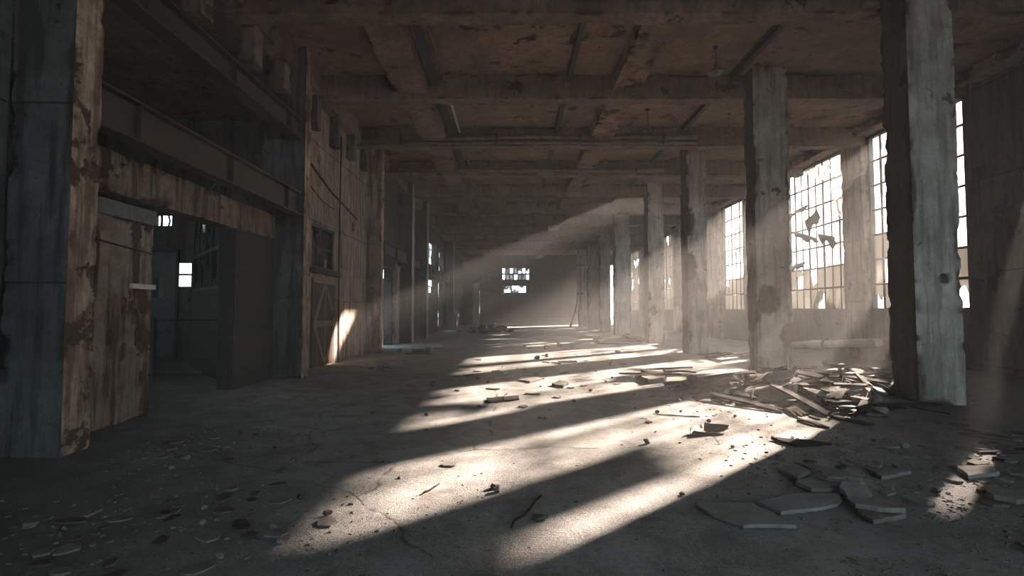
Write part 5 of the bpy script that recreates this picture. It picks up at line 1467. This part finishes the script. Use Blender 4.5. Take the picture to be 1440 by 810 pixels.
-2.668 4.130 0.0261 0.966 0.077 0.024 -0.246 1.00
-2.005 3.510 0.0090 0.991 0.000 0.006 -0.131 1.00
-2.053 4.182 0.0082 0.871 -0.005 0.010 -0.492 1.00
-3.102 3.731 0.0244 0.411 -0.077 -0.038 -0.908 1.00
-2.329 4.015 0.0139 0.643 -0.096 0.100 0.753 1.00
-3.048 3.621 0.0157 0.609 -0.677 -0.004 -0.413 1.00
-3.318 3.659 0.0261 0.894 -0.081 0.020 0.439 1.00
-2.855 3.488 0.0087 0.719 0.001 -0.014 -0.695 1.00
-2.177 3.736 0.0139 0.811 0.091 0.105 -0.569 1.00
-1.840 4.162 0.0090 0.301 0.005 0.002 -0.954 1.00
-2.373 3.155 0.0104 0.585 0.008 0.001 0.811 1.00
-3.129 3.900 0.0104 0.901 -0.002 -0.000 0.434 1.00
-1.355 3.890 0.0193 0.133 -0.223 0.843 -0.470 1.00
-1.682 4.222 0.0196 0.173 -0.055 -0.051 -0.982 1.00
-2.807 3.658 0.0087 0.449 -0.003 -0.013 -0.893 1.00
-2.785 3.340 0.0104 0.663 -0.001 0.002 -0.748 1.00
-2.526 3.869 0.0276 0.247 0.013 -0.006 0.969 1.00
-2.011 4.546 0.0104 0.926 -0.003 -0.001 0.376 1.00
-2.857 4.236 0.0196 0.822 0.069 -0.029 0.564 1.00
-2.308 4.232 0.0104 0.833 -0.000 0.004 -0.553 1.00
-2.277 3.449 0.0104 0.854 -0.003 0.002 -0.520 1.00
-2.145 3.955 0.0112 0.988 -0.002 -0.002 -0.156 1.00
-2.981 3.512 0.0261 0.828 0.080 -0.003 -0.554 1.00
-1.773 3.230 0.0140 0.971 0.074 0.201 -0.107 1.00
-3.087 5.646 0.0263 0.635 -0.127 -0.001 0.762 1.00
-3.157 5.722 0.0273 0.984 -0.135 0.050 0.101 1.00
-2.843 6.128 0.0139 0.659 0.112 0.082 -0.739 1.00
-2.573 5.727 0.0201 0.081 0.094 0.186 0.975 1.00
-2.839 6.524 0.0139 0.872 0.078 0.115 -0.469 1.00
-3.562 5.372 0.0109 0.268 0.005 0.014 -0.963 1.00
-3.709 5.744 0.0096 0.737 -0.002 0.002 -0.676 1.00
-3.225 5.013 0.0139 0.733 -0.083 0.112 0.665 1.00
-3.356 5.371 0.0090 0.977 -0.002 0.005 0.215 1.00
-2.829 5.712 0.0157 0.624 -0.677 -0.029 -0.390 1.00
-3.051 6.617 0.0158 0.864 -0.338 0.111 -0.357 1.00
-3.276 5.304 0.0261 0.396 0.023 0.080 -0.914 1.00
-3.824 6.013 0.0105 0.003 0.001 0.004 -1.000 1.00
-3.245 5.663 0.0096 0.939 -0.003 -0.001 0.343 1.00
-2.853 5.311 0.0082 0.992 -0.010 0.005 0.127 1.00
-3.494 6.191 0.0109 0.982 -0.011 0.011 -0.187 1.00
-3.011 6.336 0.0139 0.716 -0.086 0.109 0.685 1.00
-3.335 5.476 0.0178 0.047 0.067 -0.881 -0.467 1.00
-3.289 6.374 0.0196 0.057 -0.061 -0.045 -0.996 1.00
-3.813 5.499 0.0140 0.045 -0.205 0.061 0.976 1.00
-3.858 5.879 0.0191 0.826 0.067 0.027 -0.560 1.00
-3.090 6.355 0.0087 0.272 -0.006 -0.013 -0.962 1.00
0.195 3.829 0.0107 0.597 -0.001 0.000 -0.802 1.00
-0.504 8.129 0.0196 0.508 -0.033 -0.067 -0.858 1.00
1.968 11.022 0.0196 0.375 0.074 0.014 0.924 1.00
-0.995 12.137 0.0138 0.860 0.001 0.000 0.510 1.00
0.309 13.204 0.0261 0.903 -0.036 0.076 -0.422 1.00
1.833 7.073 0.0099 0.672 -0.003 0.013 -0.740 1.00
0.562 10.350 0.0160 0.675 -0.326 0.060 -0.659 1.00
2.499 7.794 0.0160 0.915 -0.221 -0.246 0.232 1.00
2.357 7.473 0.0072 0.166 -0.012 -0.087 0.982 1.00
1.383 4.315 0.0137 0.428 -0.126 -0.325 0.834 1.00
1.449 9.744 0.0262 0.066 0.004 0.059 -0.996 1.00
-1.598 10.431 0.0196 0.901 0.064 -0.039 0.428 1.00
-0.677 4.443 0.0087 0.568 0.024 -0.039 -0.822 1.00
0.133 13.523 0.0140 0.977 0.047 0.209 0.020 1.00
2.061 12.931 0.0196 0.908 0.063 -0.040 0.413 1.00
0.176 8.201 0.0126 0.770 -0.004 0.004 0.638 1.00
0.467 7.276 0.0196 0.288 0.072 0.021 0.955 1.00
2.217 11.626 0.0262 0.739 -0.038 0.045 -0.671 1.00
1.526 5.963 0.0234 0.154 -0.071 -0.340 -0.925 1.00
-0.392 12.963 0.0166 0.910 0.001 0.001 0.415 1.00
-2.030 7.661 0.0201 0.973 0.200 -0.058 0.102 1.00
-0.505 10.918 0.0261 0.250 -0.024 0.077 0.965 1.00
0.773 9.053 0.0127 0.886 -0.003 -0.002 -0.464 1.00
0.583 12.405 0.0127 0.890 -0.009 0.014 -0.456 1.00
0.111 3.965 0.0080 0.817 -0.115 -0.076 0.561 1.00
1.017 8.612 0.0261 0.975 0.076 0.027 -0.209 1.00
2.151 10.733 0.0110 0.543 -0.002 -0.001 -0.840 1.00
-0.113 8.953 0.0445 0.680 -0.097 0.101 -0.720 1.00
1.886 8.038 0.0137 0.925 -0.348 0.020 -0.151 1.00
0.572 7.931 0.0140 0.477 -0.156 0.146 0.852 1.00
-0.869 12.904 0.0136 0.980 -0.003 -0.004 -0.198 1.00
-1.643 10.950 0.0110 0.551 0.002 -0.002 0.834 1.00
2.648 7.071 0.0261 0.995 0.066 0.046 0.053 1.00
0.414 7.385 0.0099 0.225 0.004 0.012 -0.974 1.00
-1.019 9.850 0.0127 0.537 -0.014 -0.007 0.843 1.00
2.123 7.707 0.0262 0.210 -0.020 -0.056 0.976 1.00
1.146 10.156 0.0127 0.989 -0.012 0.010 -0.146 1.00
-0.261 13.903 0.0139 0.584 0.120 0.071 -0.800 1.00
-0.384 10.011 0.0166 0.143 -0.001 0.001 0.990 1.00
0.389 9.401 0.0166 0.997 0.001 0.001 -0.071 1.00
0.679 11.560 0.0094 0.810 -0.004 0.011 -0.587 1.00
0.224 9.355 0.0137 0.891 -0.318 -0.142 0.291 1.00
-0.124 4.399 0.0261 0.388 0.024 0.080 -0.918 1.00
2.413 5.778 0.0139 0.713 0.106 0.090 -0.688 1.00
1.246 12.589 0.0138 0.912 0.001 0.000 0.410 1.00
-1.071 6.571 0.0139 0.717 0.105 0.091 -0.683 1.00
3.083 14.580 0.0138 0.468 0.001 0.001 0.883 1.00
3.729 18.508 0.0511 0.388 -0.010 0.098 0.916 1.00
1.105 17.446 0.0137 0.398 0.003 -0.003 -0.917 1.00
4.944 20.378 0.0166 0.963 0.001 0.001 0.269 1.00
2.211 15.636 0.0127 0.954 -0.001 -0.003 0.301 1.00
2.140 17.306 0.0102 0.757 0.001 -0.002 0.653 1.00
0.744 20.964 0.0178 0.815 -0.001 0.002 0.579 1.00
0.730 18.877 0.0101 0.924 -0.002 0.001 -0.381 1.00
0.533 21.543 0.0522 0.028 0.367 0.234 0.900 1.00
1.343 20.584 0.0657 0.728 -0.073 0.318 0.603 1.00
2.703 14.274 0.0449 0.282 0.005 0.207 -0.937 1.00
-1.027 15.954 0.0124 0.983 -0.003 0.003 -0.182 1.00
2.520 21.712 0.0286 0.143 0.000 -0.004 0.990 1.00
1.262 14.863 0.0143 0.567 -0.005 -0.005 0.824 1.00
1.613 15.244 0.0257 1.000 -0.002 0.000 -0.024 1.00
1.982 21.941 0.0657 0.913 0.217 0.245 -0.243 1.00
0.988 15.126 0.0137 0.876 0.004 -0.001 -0.483 1.00
2.972 17.914 0.0219 0.972 -0.005 0.004 0.233 1.00
0.767 16.080 0.0561 0.576 0.187 -0.036 -0.795 1.00
1.126 16.947 0.0431 0.775 -0.470 0.025 0.421 1.00
4.205 18.949 0.0129 0.924 -0.002 0.001 -0.384 1.00
0.450 21.641 0.0136 0.015 -0.995 -0.094 0.005 1.00
'''
if BAKE[0] != '@':
    rows = [r.split() for r in BAKE.strip().split('\n')]
    for o, r in zip(list(DEB), rows):
        if len(r) < 7:
            DEB.remove(o); bpy.data.objects.remove(o); continue
        q = [float(t) for t in r]
        o.location = q[:3]; o.rotation_quaternion = q[3:7]
        if len(r) > 7: o.scale = (q[7],) * 3
# fine grit strewn over the floor: more chips than anyone could count
rg = random.Random(9)
gm = MB()
bpy.context.view_layer.update()
COVER = {}
for o in [d for d in SC.objects if d.type == 'MESH' and (d in DEB or d.name.startswith(('concrete_block', 'rubble_mound', 'pillar')))]:
    bb = [o.matrix_world @ Vector(c) for c in o.bound_box]
    x0, x1, y0, y1 = min(p.x for p in bb) - .03, max(p.x for p in bb) + .03, min(p.y for p in bb) - .03, max(p.y for p in bb) + .03
    for i in range(int(math.floor(x0 * 4)), int(math.floor(x1 * 4)) + 1):
        for j in range(int(math.floor(y0 * 4)), int(math.floor(y1 * 4)) + 1): COVER.setdefault((i, j), []).append((x0, x1, y0, y1))
def chip(x, y, s):
    if any(a < x < b and c < y < d for a, b, c, d in COVER.get((math.floor(x * 4), math.floor(y * 4)), ())): return
    a = rg.random() * 6.3; h = s * rg.uniform(.25, .6)
    n = rg.choice((3, 4, 5)); vs = []
    for k in range(n):
        an = a + 2 * pi * k / n + rg.uniform(-.3, .3); r = s * rg.uniform(.6, 1.2)
        vs.append((x + cos(an) * r, y + sin(an) * r, .0008))
    vs += [(x + (p[0] - x) * .62 + rg.uniform(-.2, .2) * s, y + (p[1] - y) * .62, h * rg.uniform(.7, 1.2)) for p in vs]
    gm.add(vs, [list(range(n, 2 * n))] + [(i, (i + 1) % n, n + (i + 1) % n, n + i) for i in range(n)])
for _ in range(9000):
    y = 2.4 + 16 * rg.random() ** 2.0; x = rg.uniform(-.98, .98) * min(y * 1.05, 8)
    if x < -5: continue
    w = noise.noise(Vector((x * .9, y * .9, 4))) + .9 * noise.noise(Vector((x * .3, y * .3, 9)))
    edge = max(0, x - .42 * y - .4) * .5 + max(0, -x - .45 * y + .4) * .15
    if rg.random() > .10 + .5 * w + edge: continue
    chip(x, y, rg.choice((.004, .005, .006, .008, .012)) * (1 + .05 * y))
for _ in range(4500):
    y = rg.uniform(2.5, 6.5); x = .6 * y + abs(rg.gauss(0, 1)) * .45 * y
    if x < y and noise.noise(Vector((x * 1.3, y * 1.3, 2))) > -.25: chip(x, y, rg.choice((.005, .007, .01, .015)))
for (cx, cy, sx, sy, n) in ((5.0, 9.2, 2.0, 2.0, 1500), (8.2, 12.3, 1.2, 2.4, 500), (3.9, 4.7, 1.5, 1.5, 1500), (-2.4, 3.8, 1.2, .9, 500), (-3.2, 5.9, 1.0, 1.0, 400), (-3.4, 19, 1.2, 2.5, 300)):
    for _ in range(n):
        chip(rg.gauss(cx, sx * .6), rg.gauss(cy, sy * .6), rg.choice((.008, .012, .016, .024)))
tag(gm.build('rubble_grit', M['chips']), 'fine grit and crumbs of plaster strewn over the hall floor', 'grit', kind='stuff')

# dust hanging in the air of the hall
def haze_mat(dens):
    m, nt = new_mat('hanging_dust')
    s = N(nt, 'VolumeScatter'); s.inputs['Color'].default_value = (1, .955, .915, 1); s.inputs['Density'].default_value = dens; s.inputs['Anisotropy'].default_value = .2
    o = N(nt, 'OutputMaterial'); L(nt, s.outputs[0], o.inputs['Volume'])
    return m
hz = MB(); hz.box((-5.26, YB + .05, .002), (XR + .1, YE - .01, ZC - .01))
tag(hz.build('dust_haze', haze_mat(HAZE)), 'pale dust hanging in the air, lit up in slanting shafts', 'haze', kind='stuff')

# ------------------------------------------------------------------ daylight
H = Vector((.741, .671, 0)); EL = radians(22.1)
to_sun = H * cos(EL) + Vector((0, 0, sin(EL)))
s = bpy.data.lights.new('sun', 'SUN'); s.energy = SUN; s.angle = radians(1.1); s.color = (1.0, .83, .70)
so = bpy.data.objects.new('sun', s); COL.objects.link(so); so.rotation_euler = (-to_sun).to_track_quat('-Z', 'Y').to_euler(); so.location = to_sun * 60

w = bpy.data.worlds.new('sky'); SC.world = w; w.use_nodes = True
nt = w.node_tree; nt.nodes.clear()
tc = N(nt, 'TexCoord'); dp = N(nt, 'VectorMath', operation='DOT_PRODUCT'); dp.inputs[1].default_value = to_sun; L(nt, tc.outputs['Generated'], dp.inputs[0])
col = ramp(nt, mathn(nt, 'MULTIPLY_ADD', dp.outputs['Value'], .5, .5), [(.0, (.46, .54, .57)), (.45, (.50, .70, .80)), (.8, (.74, .90, .98)), (.93, (1.0, .95, .88)), (1.0, (1.0, .9, .8))])
st = ramp(nt, mathn(nt, 'MULTIPLY_ADD', dp.outputs['Value'], .5, .5), [(.0, .55), (.5, .58), (.85, .60)])
bg = N(nt, 'Background'); L(nt, col, bg.inputs[0]); L(nt, mathn(nt, 'MULTIPLY', st, SKY), bg.inputs[1])
wo = N(nt, 'OutputWorld'); L(nt, bg.outputs[0], wo.inputs[0])

# ------------------------------------------------------------------ camera
cd = bpy.data.cameras.new('camera'); cd.sensor_width = 36; cd.lens = 36 * F / 1440; cd.clip_end = 400
co = bpy.data.objects.new('camera', cd); COL.objects.link(co); co.location = EYE; co.rotation_euler = (radians(90) + TILT, 0, 0)
SC.camera = co
vs = SC.view_settings
vs.view_transform = 'Standard'; vs.look = 'None'; vs.gamma = 1; vs.use_curve_mapping = False; vs.exposure = EXPO
SC.display_settings.display_device = 'sRGB'
cy = SC.cycles
cy.use_denoising = True; cy.denoiser = 'OPENIMAGEDENOISE'; cy.denoising_input_passes = 'RGB_ALBEDO_NORMAL'; cy.denoising_prefilter = 'ACCURATE'; cy.use_adaptive_sampling = False; cy.max_bounces = 10; cy.diffuse_bounces = 6; cy.volume_bounces = 1; cy.transparent_max_bounces = 16; cy.volume_step_rate = 1
cy.caustics_reflective = False; cy.caustics_refractive = False; cy.sample_clamp_indirect = 6
